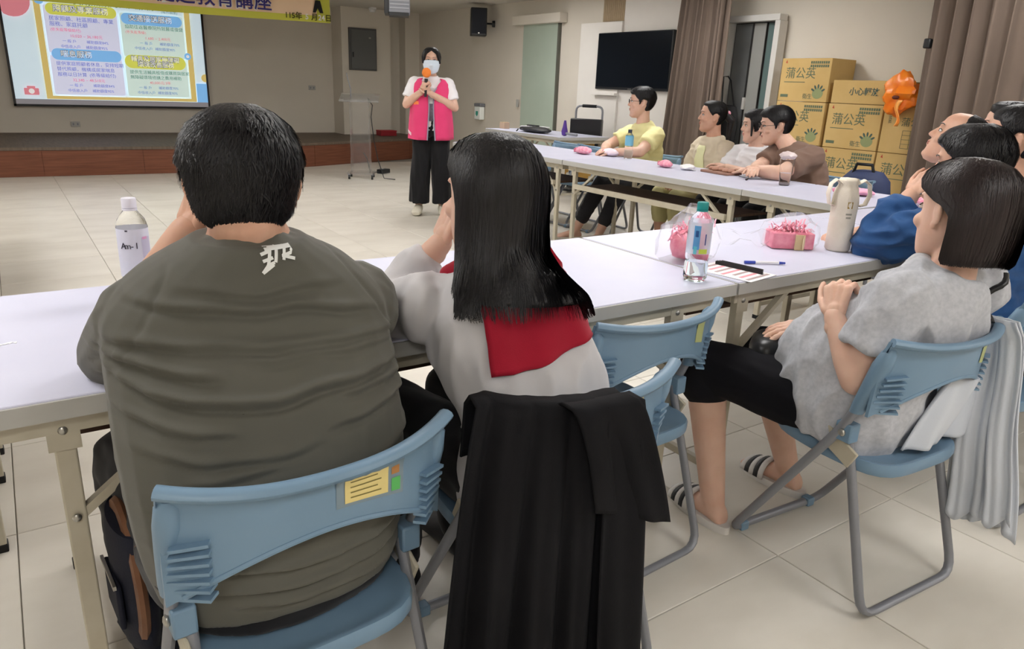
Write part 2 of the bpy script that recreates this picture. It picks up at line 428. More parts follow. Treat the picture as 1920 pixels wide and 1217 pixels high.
for (u, v, ls) in ((0.21, 0.825, (('居家照顧、社區照顧、專業', 0, E_navy, 0.068), ('服務、家庭托顧', 0, E_navy, 0.068), ('(依失能等級給付)', 0.0, E_redt, 0.05), ('10,020 ~ 36,180元', 0.09, E_redt, 0.055), ('一 般 戶        補助額度84%', 0.05, E_navy, 0.05), ('中低收入戶    補助額度95%', 0.04, E_navy, 0.05))),
                   (0.58, 0.795, (('協助往返醫療院所就醫或復健', 0, E_grn, 0.062), ('(依失能等級)', 0, E_redt, 0.05), ('1,680 ~ 2,400元', 0.1, E_redt, 0.055), ('一 般 戶      補助額度70%', 0.07, E_navy, 0.05), ('中低收入戶  補助額度90%', 0.04, E_navy, 0.05))),
                   (0.215, 0.40, (('提供家庭照顧者休息，安排短期', 0, E_navy, 0.062), ('替代照顧，機構或居家喘息', 0, E_navy, 0.062), ('服務以日計算  (依等級給付)', 0, E_navy, 0.062), ('32,340 ~ 48,510元', 0.07, E_redt, 0.055), ('一 般 戶        補助額度84%', 0.05, E_navy, 0.05), ('中低收入戶    補助額度95%', 0.04, E_navy, 0.05))),
                   (0.58, 0.345, (('提供生活輔具租借或購買與居家', 0, E_grn, 0.06), ('無障礙環境修繕之費用補助', 0, E_grn, 0.06), ('40,000元/3年', 0.1, E_redt, 0.055), ('一 般 戶      補助額度70%', 0.04, E_navy, 0.05), ('中低收入戶  補助額度90%', 0.03, E_navy, 0.05)))):
    for k, (b_, du, m_, sz) in enumerate(ls):
        x_ = u+du
        for piece in b_.split('  '):
            if piece.strip():
                stext(piece.strip(), x_, v-k*0.052, sz, m_)
                x_ += sum(1.0 if ord(c) > 255 else (0.55 if c != ' ' else 0.3) for c in piece.strip())*sz/W_
            x_ += 0.012

# banner hung above the stage front
M_bany = mat('banner_lime', S2L(205, 205, 80), 0.7); M_banp = mat('banner_cream', S2L(240, 208, 176), 0.7); M_bannavy = mat('banner_navy', S2L(52, 44, 120), 0.7)
M_banw = mat('banner_white', S2L(238, 236, 232), 0.7)
bn = thing('banner', 'lime bordered cloth banner with navy characters hung above the stage', 'banner', (0.4, 9.45, 1.99))
_g = []
for i in range(41):
    u = i/40; x = -1.9+u*3.94; y = 0.02*math.sin(u*19)+0.012*math.sin(u*47)
    z0 = 0.012*math.sin(u*PI)*-1+0.02*u
    _g.append([(x, y, z0+v*0.40/4) for v in range(5)])
MB().grid(_g).build('banner_cloth', M_banp, bn, solid=0.002)
MB().grid([[(p[0], p[1]-0.003, p[2]) for p in (r[0], (r[0][0], r[0][1], r[0][2]+0.085))] for r in _g]).build('lime_border', M_bany, bn)
MB().grid([[(p[0], p[1]-0.004, p[2]) for p in r] for r in _g[-3:]]).build('lime_border', M_bany, bn)
for i, ch in enumerate('健康促進教育講座'):
    text_obj('banner_text', ch, 0.24, M_banw, bn, M_faceNY(-0.62+i*0.245, -0.034, 0.205), 'CENTER', 0.001, 0.012)
    text_obj('banner_text', ch, 0.24, M_bannavy, bn, M_faceNY(-0.62+i*0.245, -0.038, 0.205), 'CENTER', 0.001, 0.003)
M_olive = mat('banner_dark_text', S2L(70, 70, 20), 0.7)
for (x, s_, m_) in ((1.50, '115年', M_olive), (1.69, '5', M_banw), (1.80, '月', M_olive), (1.90, '24', M_banw), (2.0, '日', M_olive)):
    text_obj('banner_text', s_, 0.098, m_, bn, M_faceNY(x, -0.04, 0.075), 'CENTER', 0.001, 0.002)
MB().poly([(1.78, 0.14), (1.82, 0.14), (1.85, 0.2), (1.88, 0.14), (1.93, 0.14), (1.89, 0.3), (1.82, 0.3)], 0.002, axis=1).build('dark_motif', M_rubber, bn, smooth=False, loc=(0, -0.036, 0))

sd = thing('smoke_detector', 'small white smoke detector under the ceiling before the stage', 'detector', (3.78, 11.0, CEIL-0.075))
MB().lathe([(0.02, 0.0), (0.045, 0.006), (0.055, 0.03), (0.055, 0.045), (0.03, 0.046)], 20).build('sensor_head', M_frame, sd)
MB().lathe([(0.04, 0.046), (0.065, 0.05), (0.065, 0.075), (0.03, 0.0755)], 20).build('mounting_plate', M_frame, sd)
# ------------------------------------------------------------------ folding tables
def table(label, x, y, rz, L, insL=0.1, insR=0.1, Dp=0.72, group='white folding tables set end to end', shelf=True):
    t = thing('folding_table', label, 'table', (x, y, 0), rz, group)
    top = MB().box((0, 0, 0.7225), (L-0.006, Dp-0.006, 0.035)).build('tabletop', M_lam, t, bevel=0.003)
    e = MB()
    for sy in (-1, 1): e.box((0, sy*(Dp/2-0.0005), 0.7205), (L, 0.006, 0.033))
    for sx in (-1, 1): e.box((sx*(L/2-0.0005), 0, 0.7205), (0.006, Dp-0.013, 0.033))
    e.build('edge_band', M_edge, top, smooth=False)
    for sy in (-1, 1):
        MB().box((0, sy*(Dp/2-0.045), 0.684), (L-0.06, 0.025, 0.04)).build('apron_rail', M_beige, t, smooth=False, bevel=0.002)
    for sx in (-1, 1):
        MB().box((sx*(L/2-0.04), 0, 0.684), (0.025, Dp-0.09, 0.04)).build('apron_rail', M_beige, t, smooth=False, bevel=0.002)
    if shelf:
        sh = MB().box((0, 0.125, 0.552), (L-insL-insR-0.06, 0.40, 0.014)).build('shelf', M_shelf, t, smooth=False)
        MB().box((0, 0.335, 0.555), (L-insL-insR-0.03, 0.022, 0.036)).build('shelf_rail', M_beige, sh, smooth=False, bevel=0.002)
    for sx, ins in ((-1, insL), (1, insR)):
        lx = sx*(L/2-ins)
        for sy in (-1, 1):
            ly = sy*(Dp/2-0.05)
            lg = MB().box((lx, ly, 0.36), (0.034, 0.028, 0.69), taper=0.9).build('leg', M_beige, t, smooth=False, bevel=0.003)
            MB().box((lx, ly, 0.012), (0.036, 0.03, 0.024)).build('foot_cap', M_rubber, lg, smooth=False, bevel=0.003)
            MB().box((lx, ly+sy*0.016, 0.668), (0.05, 0.005, 0.07)).build('bracket', M_beige, lg, smooth=False)
            bl = MB()
            for zz in (0.67, 0.50): bl.ell((lx, ly+sy*0.019, zz), (0.008, 0.005, 0.008), nu=8, nv=6)
            bl.build('bolt', M_steel, lg)
            br = MB().bar((lx-sx*0.012, ly, 0.50), (lx-sx*0.24, ly, 0.675), 0.016, 0.02, up=(0, 1, 0))
            br.build('brace', M_beige, t, smooth=False)
        MB().bar((lx, -Dp/2+0.06, 0.09), (lx, Dp/2-0.06, 0.09), 0.02, 0.024).build('cross_bar', M_beige, t, smooth=False)
    return t
TA = table('white folding table in front of the olive shirt man and red collar woman', -0.975, 0.36, 0, 1.95, 0.27, 0.2)
TC = table('white folding table with the cream bottle pouch, nearest the grey T-shirt woman', 0.68, 0.36, 0, 1.34, 0.07, 0.1)
TE = table('white folding table at the corner in front of the blue jacket man', 2.035, 0.36, 0, 1.35, 0.1, 0.1)
TD2 = table('short white folding table joining the corner to the far row, clear cup on it', 2.18, 1.10, PI/2, 0.715, 0.1, 0.18)
TD1 = table('white folding table before the brown and beige shirted listeners', 2.18, 2.305, PI/2, 1.685, 0.1, 0.1)
TD0 = table('white folding table at the end of the far row behind the presenter', 2.18, 3.99, PI/2, 1.665, 0.1, 0.1)
TL1 = table('short white folding table at the near end of the left row', -2.16, 1.06, -PI/2, 0.62, 0.1, 0.1)
TL2 = table('white folding table in the middle of the left row', -2.16, 2.24, -PI/2, 1.71, 0.1, 0.1)
TL3 = table('white folding table at the stage end of the left row', -2.16, 3.96, -PI/2, 1.71, 0.1, 0.1)
TF = table('white folding table with papers by the side wall beside the sliding door', 3.80, 6.05, PI/2, 1.55, 0.1, 0.1, group=None, shelf=False)
M_ochre = mat('ochre_board', S2L(176, 138, 66), 0.6, col2=S2L(160, 122, 56), nscale=4, stretch=(1, 1, 8))
MB().box((-0.45, -0.2, 0.44), (0.5, 0.018, 0.44)).build('modesty_board', M_ochre, TF, smooth=False)

# ------------------------------------------------------------------ blue folding chairs
def arc(c, a, b, r, n=5):
    """fillet at corner c between directions to a and b"""
    c = np.array(c, float); a = norm(np.array(a, float)-c); b = norm(np.array(b, float)-c)
    P0, P1 = c+a*r, c+b*r
    return [(1-t)**2*P0+2*t*(1-t)*c+t*t*P1 for t in np.linspace(0, 1, n)]
def back_pt(u, v):
    """u -1..1 across, v 0..1 upwards; returns the middle surface of the backrest shell"""
    x = 0.222*u
    zt = 0.722+0.014*abs(u)**3
    zb = 0.628-0.088*abs(u)**2.0
    z = zb+(zt-zb)*v
    y = -0.215+0.065*abs(u)**2.2-0.05*(z-0.62)-0.012*math.exp(-((v-1)/0.12)**2)
    return np.array((x, y, z))
def make_chair(label):
    t = thing('folding_chair', label, 'chair', (0, 0, 0), 0, 'blue plastic folding chairs')
    # front frame: U tube rising into the back stiles
    A = []
    lf, rf = (-0.20, 0.215, 0.014), (0.20, 0.215, 0.014)
    lk, rk = (-0.205, -0.085, 0.485), (0.205, -0.085, 0.485)
    lt, rt_ = (-0.205, -0.165, 0.70), (0.205, -0.165, 0.70)
    A += [lt]+arc(lk, lt, lf, 0.06)+arc(lf, lk, rf, 0.05)+arc(rf, lf, rk, 0.05)+arc(rk, rf, rt_, 0.06)+[rt_]
    MB().tube(A, 0.0125, 10, flat=0.8).build('front_frame', M_gtube, t)
    B = []
    lp, rp = (-0.182, -0.085, 0.47), (0.182, -0.085, 0.47)
    lb, rb = (-0.20, -0.225, 0.014), (0.20, -0.225, 0.014)
    B += [lp]+arc(lb, lp, rb, 0.055)+arc(rb, lb, rp, 0.055)+[rp]
    MB().tube(B, 0.0125, 10, flat=0.8).build('rear_frame', M_gtube, t)
    for sx in (-1, 1):
        MB().box((sx*0.15, 0.215, 0.014), (0.03, 0.032, 0.028)).build('foot_clip', M_bplastic, t, bevel=0.004)
    # seat pan
    n = 48; rs = []
    def ring(sc, z, dish=0.0):
        o = []
        for k in range(n):
            a = 2*PI*k/n; c_, s_ = math.cos(a), math.sin(a); q = 1/((abs(c_)**4.5+abs(s_)**4.5)**(1/4.5))
            xx = 0.186*sc*q*c_; yy = 0.185*sc*q*s_
            if yy < 0: xx *= 1.0+0.03*(yy/0.185)
            o.append((xx, yy-0.015, z+0.012*max(0, yy/0.185)-dish))
        return o
    for sc, z in ((0.93, 0.372), (0.985, 0.374), (1.0, 0.382), (1.0, 0.398), (0.985, 0.406), (0.95, 0.407), (0.90, 0.402), (0.75, 0.398), (0.5, 0.396), (0.2, 0.395)):
        rs.append(ring(sc, z))
    seat = MB().rings(rs).build('seat', M_bplastic, t, angle=1.0)
    for sx in (-1, 1):
        m = MB(); m.box((sx*0.194, -0.07, 0.425), (0.008, 0.11, 0.05), R=Matrix.Rotation(0.45, 3, 'X')); m.build('slot_plate', M_beige, t, bevel=0.003)
        MB().box((sx*0.193, -0.088, 0.472), (0.036, 0.045, 0.05)).build('hinge_block', M_bplastic, t, bevel=0.004)
        b = MB().ell((sx*0.214, -0.088, 0.472), (0.006, 0.01, 0.01), nu=10, nv=6); b.build('rivet', M_steel, t)
    # backrest shell
    nu, nv = 41, 15; sh = MB(); F, Bk = [], []
    for i in range(nu):
        u = -1+2*i/(nu-1); f_, b_ = [], []
        for j in range(nv):
            v = j/(nv-1); p = back_pt(u, v); th = 0.004
            f_.append(p+(0, th, 0)); b_.append(p-(0, th, 0))
        F.append(f_); Bk.append(b_)
    rs = [f_+b_[::-1] for f_, b_ in zip(F, Bk)]
    back = sh.rings(rs).build('backrest', M_bplastic, t, angle=0.9)
    # rolled lip along the top and the side pockets
    lip = [back_pt(u, 1.0)+(0, -0.006, 0) for u in np.linspace(-1.0, 1.0, 33)]
    MB().tube(lip, [0.0135]*33, 10, flat=0.75).build('top_lip', M_bplastic, back)
    low = [back_pt(u, 0.0)+(0, -0.002, 0) for u in np.linspace(-0.9, 0.9, 27)]
    MB().tube(low, 0.0055, 8).build('lower_lip', M_bplastic, back)
    for sx in (-1, 1):
        pk = MB(); rr = []
        for z, w_, d_ in ((0.535, 0.015, 0.017), (0.56, 0.018, 0.02), (0.62, 0.02, 0.022), (0.67, 0.021, 0.024), (0.705, 0.018, 0.018), (0.716, 0.01, 0.010)):
            yc = -0.10-0.30*(z-0.50)
            rr.append([(sx*0.207+w_*math.cos(2*PI*k/14), yc+d_*math.sin(2*PI*k/14), z) for k in range(14)])
        pk.rings(rr).build('stile_pocket', M_bplastic, back)
        for k in range(7):
            z = 0.550+k*0.0155; p = back_pt(sx*0.86, 0.5)
            yc = -0.105-0.30*(z-0.50)
            q0 = np.array((sx*0.212, yc-0.018, z)); q1 = np.array((sx*(0.165), back_pt(sx*0.74, 0.5)[1]-0.004-0.05*(z-0.6), z+0.006))
            m = MB(); m.bar(q0, q1, 0.022, 0.005); m.build('rib', M_bplastic, back, smooth=False)
    return t
M_sty = mat('yellow_sticker', S2L(222, 204, 136), 0.5); M_stc = mat('clear_sticker', S2L(120, 138, 150), 0.25); M_stg = mat('green_sticker', S2L(90, 180, 96), 0.5); M_sto = mat('orange_sticker', S2L(170, 120, 70), 0.5); M_stk = mat('sticker_print', S2L(120, 110, 60), 0.6)
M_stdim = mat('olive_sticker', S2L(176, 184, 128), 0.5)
def sticker(chair, u0, u1, v0, v1, m, off=0.0055, name='sticker', par=None):
    G = [[back_pt(u, v)-(0, off, 0) for v in np.linspace(v0, v1, 4)] for u in np.linspace(u0, u1, 6)]
    return MB().grid(G).build(name, m, par or chair)
chairP = make_chair('blue plastic folding chair under the olive shirt man, yellow sticker on its back')
chairP.location = (-1.385, -0.19, 0); chairP.rotation_euler.z = math.radians(3)
def chair(x, y, rz, label):
    c = copy_tree(chairP); c.location = (x, y, 0); c.rotation_euler = (0, 0, math.radians(rz)); c['label'] = label
    return c
C_R = chair(-0.85, -0.185, -1, 'blue plastic folding chair with a black jacket draped over its back')
C_E = chair(-0.41, 0.075, 3, 'empty blue plastic folding chair pushed in beside the red collar woman')
C_G = chair(0.14, -0.36, -4, 'blue plastic folding chair under the grey T-shirt woman, pale jacket on it')
C_B = chair(0.86, -0.33, 0, 'blue plastic folding chair under the blue jacket man')
C_Y = chair(2.95, 3.38, 100, 'blue plastic folding chair under the yellow T-shirt man')
C_Be = chair(2.98, 2.68, 92, 'blue plastic folding chair under the woman in the open beige shirt')
C_W = chair(2.98, 2.23, 92, 'blue plastic folding chair under the white T-shirt woman')
C_Br = chair(2.98, 1.66, 90, 'blue plastic folding chair under the brown T-shirt man')
chair(2.86, 4.62, 90, 'empty blue folding chair at the far row, leftmost of three empty ones')
chair(2.86, 4.24, 90, 'empty blue folding chair at the far row, middle of three empty ones')
chair(2.88, 3.93, 88, 'empty blue folding chair at the far row, nearest the yellow T-shirt man')
chair(1.42, -0.33, 0, 'blue folding chair under the man at the right edge of the picture')
chair(1.92, -0.30, 0, 'blue folding chair under the balding man looking up')
for (ch, a) in ((chairP, 0), (C_R, 1), (C_E, 2), (C_G, 2)):
    if a == 0:
        s0 = sticker(ch, 0.02, 0.56, 0.30, 0.90, M_stc, 0.0048)
        s1 = sticker(ch, 0.08, 0.42, 0.36, 0.84, M_sty, 0.0056, 'sticker_label', s0)
        for k in range(4): sticker(ch, 0.12, 0.36-0.03*(k % 2), 0.44+k*0.09, 0.46+k*0.09, M_stk, 0.0062, 'printed_line', s0)
        sticker(ch, 0.45, 0.52, 0.62, 0.82, M_sto, 0.0056, 'round_mark', s0); sticker(ch, 0.45, 0.53, 0.36, 0.56, M_stg, 0.0056, 'green_mark', s0)
    elif a == 1:
        sticker(ch, 0.25, 0.48, 0.3, 0.8, M_sty)
    else:
        sticker(ch, 0.42, 0.62, 0.35, 0.85, M_stdim)

# ------------------------------------------------------------------ things on and along the walls
tv = thing('television', 'black flat television mounted on the white wall column', 'television', (4.735, 5.595, 1.265))
MB().box((0.0, 0, 0.335), (0.05, 1.29, 0.665)).build('casing', M_black, tv, bevel=0.008)
M_tvs = mat('television_glass', (0.004, 0.006, 0.010), 0.25, 0.12)
MB().box((-0.0265, 0, 0.345), (0.003, 1.25, 0.625)).build('screen', M_tvs, tv, smooth=False)
MB().box((-0.027, 0, 0.014), (0.004, 0.06, 0.008)).build('badge', M_steel, tv, smooth=False)
MB().box((0.03, 0, 0.33), (0.02, 0.5, 0.4)).build('wall_mount', M_black, tv, smooth=False)
tr = thing('cable_tray', 'thin white ledge on the wall under the television', 'ledge', (4.71, 5.85, 1.21))
MB().box((0.0, 0.2, 0.0), (0.06, 0.44, 0.03)).build('ledge_board', M_wallwhite, tr, bevel=0.003)

# sliding door with valance
M_gdoor = mat('mint_door', S2L(178, 192, 178), 0.5, 0.4, col2=S2L(172, 186, 172), nscale=2)
d1 = thing('door_1', 'pale green sliding door in the side wall', 'door', (4.78, 7.56, 0)); d1['kind'] = 'structure'
MB().box((0, 0, 1.06), (0.03, 0.82, 2.10)).build('door_leaf', M_gdoor, d1, bevel=0.004)
MB().box((0.004, -0.425, 1.06), (0.05, 0.035, 2.10)).build('door_jamb', mat('door_gap', S2L(96, 96, 88), 0.7), d1, smooth=False)
MB().box((-0.05, 0.0, 2.155), (0.13, 1.12, 0.12)).build('valance', M_wall, d1, bevel=0.004)
MB().box((-0.012, 0.50, 1.02), (0.015, 0.05, 0.11)).build('switch_plate', M_edge, d1, bevel=0.003)

# loudspeaker on its wall arm
sp = thing('loudspeaker', 'black loudspeaker on a wall arm near the ceiling', 'speaker', (4.5, 8.78, 1.95), math.radians(-28))
MB().box((0, 0, 0.2), (0.24, 0.26, 0.39)).build('cabinet', M_black, sp, bevel=0.012)
MB().box((-0.05, -0.128, 0.21), (0.02, 0.01, 0.0)).box((0, -0.132, 0.205), (0.21, 0.012, 0.34)).build('grille', mat('speaker_grille', (0.01, 0.013, 0.022), 0.7, bump=0.3, bscale=400), sp, bevel=0.004)
MB().box((0.0, -0.14, 0.045), (0.02, 0.004, 0.018)).build('badge', M_steel, sp, smooth=False)
m = MB(); m.tube([(0.05, 0.1, 0.2), (0.14, 0.16, 0.2), (0.24, 0.16, 0.2)], 0.014, 8); m.build('wall_arm', M_black, sp)
MB().cyl((0.22, 0.16, 0.2), (0.262, 0.16, 0.2), 0.045, 0.05).build('wall_flange', M_black, sp)

# projector hung from the ceiling
pj = thing('hanging_projector', 'grey and black projector hanging from the ceiling in front of the stage', 'projector', (1.36, 5.0, 1.80), math.radians(-26))
MB().box((0, 0, 0.135), (0.19, 0.22, 0.23)).build('casing', mat('projector_grey', S2L(132, 134, 142), 0.45), pj, bevel=0.006)
MB().box((-0.105, 0, 0.135), (0.04, 0.24, 0.25)).build('side_cover', M_black, pj, bevel=0.006)
for k in range(6):
    MB().box((0.005, -0.113, 0.06+k*0.03), (0.165, 0.008, 0.012)).build('louver', mat('projector_louver', S2L(160, 162, 170), 0.4), pj, smooth=False)
MB().box((0, -0.01, 0.012), (0.17, 0.2, 0.03)).build('bottom_bracket', M_black, pj, smooth=False)
MB().cyl((0, 0, 0.24), (0, 0, 0.62), 0.02).build('ceiling_pole', M_black, pj)

# electrical cabinet on the pier, outlets and switches
ec = thing('electrical_cabinet', 'dark grey electrical cabinet door on the wall beside the stage', 'cabinet', (3.69, 11.235, 1.42))
M_cab = mat('cabinet_grey', S2L(104, 106, 106), 0.5, 0.4, metal=0.2)
MB().box((0, 0, 0.34), (0.5, 0.05, 0.68)).build('frame', mat('cabinet_frame', S2L(86, 86, 86), 0.5), ec, bevel=0.005)
MB().box((0.005, -0.03, 0.34), (0.45, 0.014, 0.63)).build('door', M_cab, ec, bevel=0.004)
MB().box((-0.19, -0.042, 0.25), (0.02, 0.014, 0.08)).build('latch', M_black, ec, bevel=0.003)
MB().box((0.12, -0.039, 0.53), (0.04, 0.003, 0.025)).build('maker_plate', M_steel, ec, smooth=False)
def plate(x, y, z, label, nm='wall_outlet'):
    o = thing(nm, label, 'outlet', (x, y, z))
    MB().box((0, 0, 0), (0.12, 0.012, 0.075)).build('plate', M_edge, o, bevel=0.003)
    for s_ in (-1, 1): MB().box((s_*0.028, -0.007, 0), (0.02, 0.004, 0.03)).build('socket', M_gtube, o, smooth=False)
plate(-0.72, 11.69, 0.47, 'grey wall outlet low on the back wall under the display')
plate(1.32, 11.69, 0.50, 'small pale outlet low on the back wall right of the display')
plate(2.93, 11.69, 1.10, 'small switch plate on the back wall near the pier', 'light_switch')
sg = thing('sanitizer_dispenser', 'white dispenser with a green mark on the side wall', 'dispenser', (4.74, 9.08, 0.73))
MB().box((0, 0, 0.10), (0.09, 0.17, 0.2)).build('body', mat('dispenser_white', S2L(250, 255, 252), 0.3), sg, bevel=0.012)
MB().box((0, 0, 0.225), (0.1, 0.19, 0.05)).build('cap', M_gtube, sg, bevel=0.012)
MB().poly([(-0.03, 0.08), (0.0, 0.05), (0.035, 0.08), (0.03, 0.13), (-0.03, 0.13)], 0.003, axis=0).build('green_mark', mat('teal_mark', S2L(60, 170, 150), 0.4), sg, smooth=False, loc=(-0.049, 0, 0))
rb = thing('red_box', 'small dark red box lying on the stage edge behind the presenter', 'box', (3.98, 10.95, 0.345))
MB().box((0, 0, 0.04), (0.3, 0.2, 0.08)).build('carton', mat('dark_red', S2L(150, 30, 40), 0.6), rb, bevel=0.004)
MB().box((0, 0, 0.085), (0.31, 0.21, 0.015)).build('lid', mat('dark_red2', S2L(165, 38, 48), 0.6), rb, bevel=0.003)

# framed door behind the curtain
d2 = thing('door_2', 'white framed glazed door between the curtain and the cartons', 'door', (4.75, 3.86, 0)); d2['kind'] = 'structure'
M_alu = mat('white_frame', S2L(214, 212, 208), 0.45); M_gl1 = mat('dim_glass', S2L(120, 122, 122), 0.2, 0.5, col2=S2L(104, 106, 106), nscale=2); M_gl2 = mat('pale_glass', S2L(158, 158, 154), 0.25); M_gl3 = mat('green_glass', S2L(104, 124, 122), 0.2)
for yy in (0.30, -0.32): MB().box((-0.04, yy, 0.98), (0.12, 0.06, 1.96)).build('door_post', M_alu, d2, bevel=0.004)
MB().box((-0.04, 0, 1.99), (0.12, 0.68, 0.06)).build('door_head', M_alu, d2, bevel=0.004)
MB().box((0.03, 0, 1.0), (0.02, 0.60, 1.96)).build('dark_reveal', mat('dark_reveal', S2L(66, 64, 64), 0.7), d2, smooth=False)
MB().box((0.005, 0.15, 1.0), (0.012, 0.20, 1.9)).build('glass_pane', M_gl1, d2, smooth=False)
MB().box((-0.01, -0.06, 1.0), (0.012, 0.14, 1.9)).build('glass_pane', M_gl2, d2, smooth=False)
MB().box((0.0, -0.22, 1.0), (0.012, 0.13, 1.9)).build('glass_pane', M_gl3, d2, smooth=False)
MB().box((-0.025, 0.02, 1.18), (0.03, 0.03, 0.12)).build('door_handle', M_alu, d2, bevel=0.004)
bg = thing('hanging_bag', 'black bag hanging below the white door frame behind the white shirt woman', 'bag', (4.62, 3.99, 0.78))
bm_ = MB(); bm_.rings([[(0.05*w_*math.cos(2*PI*k/20), 0.14*w_*math.sin(2*PI*k/20), z) for k in range(20)] for z, w_ in ((0, 0.7), (0.02, 0.95), (0.15, 1.05), (0.3, 0.95), (0.36, 0.8), (0.38, 0.5))])
bm_.build('bag_body', mat('black_cloth', (0.02, 0.02, 0.022), 0.85), bg)
MB().tube([(0, -0.08, 0.36), (0, 0.0, 0.62), (0.02, 0.06, 0.66), (0.02, 0.12, 0.66), (0, 0.08, 0.36)], 0.008, 8).build('strap', M_black, bg)
st_ = thing('side_stand', 'dark low stand with a black device behind the white shirt woman', 'stand', (4.45, 3.45, 0))
MB().box((0, 0, 0.33), (0.36, 0.4, 0.66)).build('cabinet', mat('dark_green_grey', S2L(64, 70, 66), 0.6), st_, bevel=0.008)
MB().box((0, 0, 0.72), (0.3, 0.34, 0.12)).build('device', M_black, st_, bevel=0.012)
MB().box((-0.155, -0.05, 0.74), (0.005, 0.08, 0.02)).build('display', M_edge, st_, smooth=False)

# ------------------------------------------------------------------ curtains
M_curt = mat('taupe_curtain', S2L(122, 107, 97), 0.9, 0.15, sheen=0.1, col2=S2L(111, 97, 87), nscale=3, stretch=(1, 1, 0.3), bump=0.05, bscale=250)
def curtain(label, x, y0, y1, yb0, yb1, z0, z1, amp, folds, seed):
    t = thing('curtain', label, 'curtain', (x, (y0+y1)/2, z0)); rg = random.Random(seed)
    n = folds*14; ph = [rg.uniform(-0.5, 0.5) for _ in range(folds+2)]; am = [rg.uniform(0.6, 1.25) for _ in range(folds+2)]
    G = []
    for i in range(n+1):
        u = i/n; k = u*folds; a = int(k); fr = k-a; A = am[a]*(1-fr)+am[a+1]*fr; P = ph[a]*(1-fr)+ph[a+1]*fr
        col = []
        for j in range(13):
            v = j/12; yy = (yb0+(yb1-yb0)*u)*(1-v)+(y0+(y1-y0)*u)*v-(y0+y1)/2
            off = amp*A*math.sin(2*PI*(k+P*(0.6+0.4*v)))+0.25*amp*math.sin(2*PI*(k*2.3+P)+v)
            col.append((off*(1.1-0.25*v), yy+0.35*amp*A*math.cos(2*PI*(k+P)), v*(z1-z0)))
        G.append(col)
    MB().grid(G).build('cloth', M_curt, t, solid=0.003, angle=3.0)
    MB().tube([(0, y0-(y0+y1)/2+0.05, z1-z0+0.01), (0, y1-(y0+y1)/2-0.05, z1-z0+0.01)], 0.012, 8).build('rail', M_frame, t)
    return t
curtain('narrow gathered taupe curtain between the television and the white door', 4.36, 4.48, 3.86, 4.62, 3.84, 0.02, CEIL-0.03, 0.045, 8, 3)
c2 = curtain('wide taupe curtain at the right side beside the cartons', 4.18, 1.84, -1.6, 1.78, -1.6, 0.02, CEIL-0.03, 0.05, 26, 5)
MB().box((-0.03, 1.67, 1.66), (0.05, 0.05, 0.07)).build('tie_hook', M_black, c2, bevel=0.01)

# ------------------------------------------------------------------ cartons
M_card = mat('cardboard', S2L(202, 172, 116), 0.85, 0.15, col2=S2L(194, 163, 106), nscale=4, rand=0.03)
M_ink = mat('carton_ink', S2L(96, 108, 86), 0.8); M_inkd = mat('carton_ink_dark', S2L(72, 92, 84), 0.8); M_inkr = mat('carton_ink_red', S2L(170, 70, 50), 0.8); M_tape = mat('carton_tape', S2L(190, 158, 98), 0.4)
def dandelion(par, x, y, z, s):
    o = thing('x', None, None) if False else None
    m = MB()
    pts = [(s*0.5*math.cos(t*PI/10), s*0.42*math.sin(t*PI/10)) for t in range(20)]
    m.poly([(-(p[0]), p[1]) for p in pts], 0.0012, axis=0)
    m.build('round_print', mat('carton_ink_mid', S2L(140, 148, 104), 0.8), par, smooth=False, loc=(x, y, z))
    for k in range(5):
        a = math.radians(30+k*30); c_ = (math.cos(a)*s*0.55, math.sin(a)*s*0.55); q = []
        for t in range(10):
            tt = 2*PI*t/10; e0, e1 = 0.17*s*math.cos(tt), 0.08*s*math.sin(tt)
            q.append((c_[0]+e0*math.cos(a)-e1*math.sin(a), c_[1]+e0*math.sin(a)+e1*math.cos(a)))
        MB().poly(q, 0.0015, axis=0).build('petal_print', M_inkd, par, smooth=False, loc=(x-0.001, y, z))
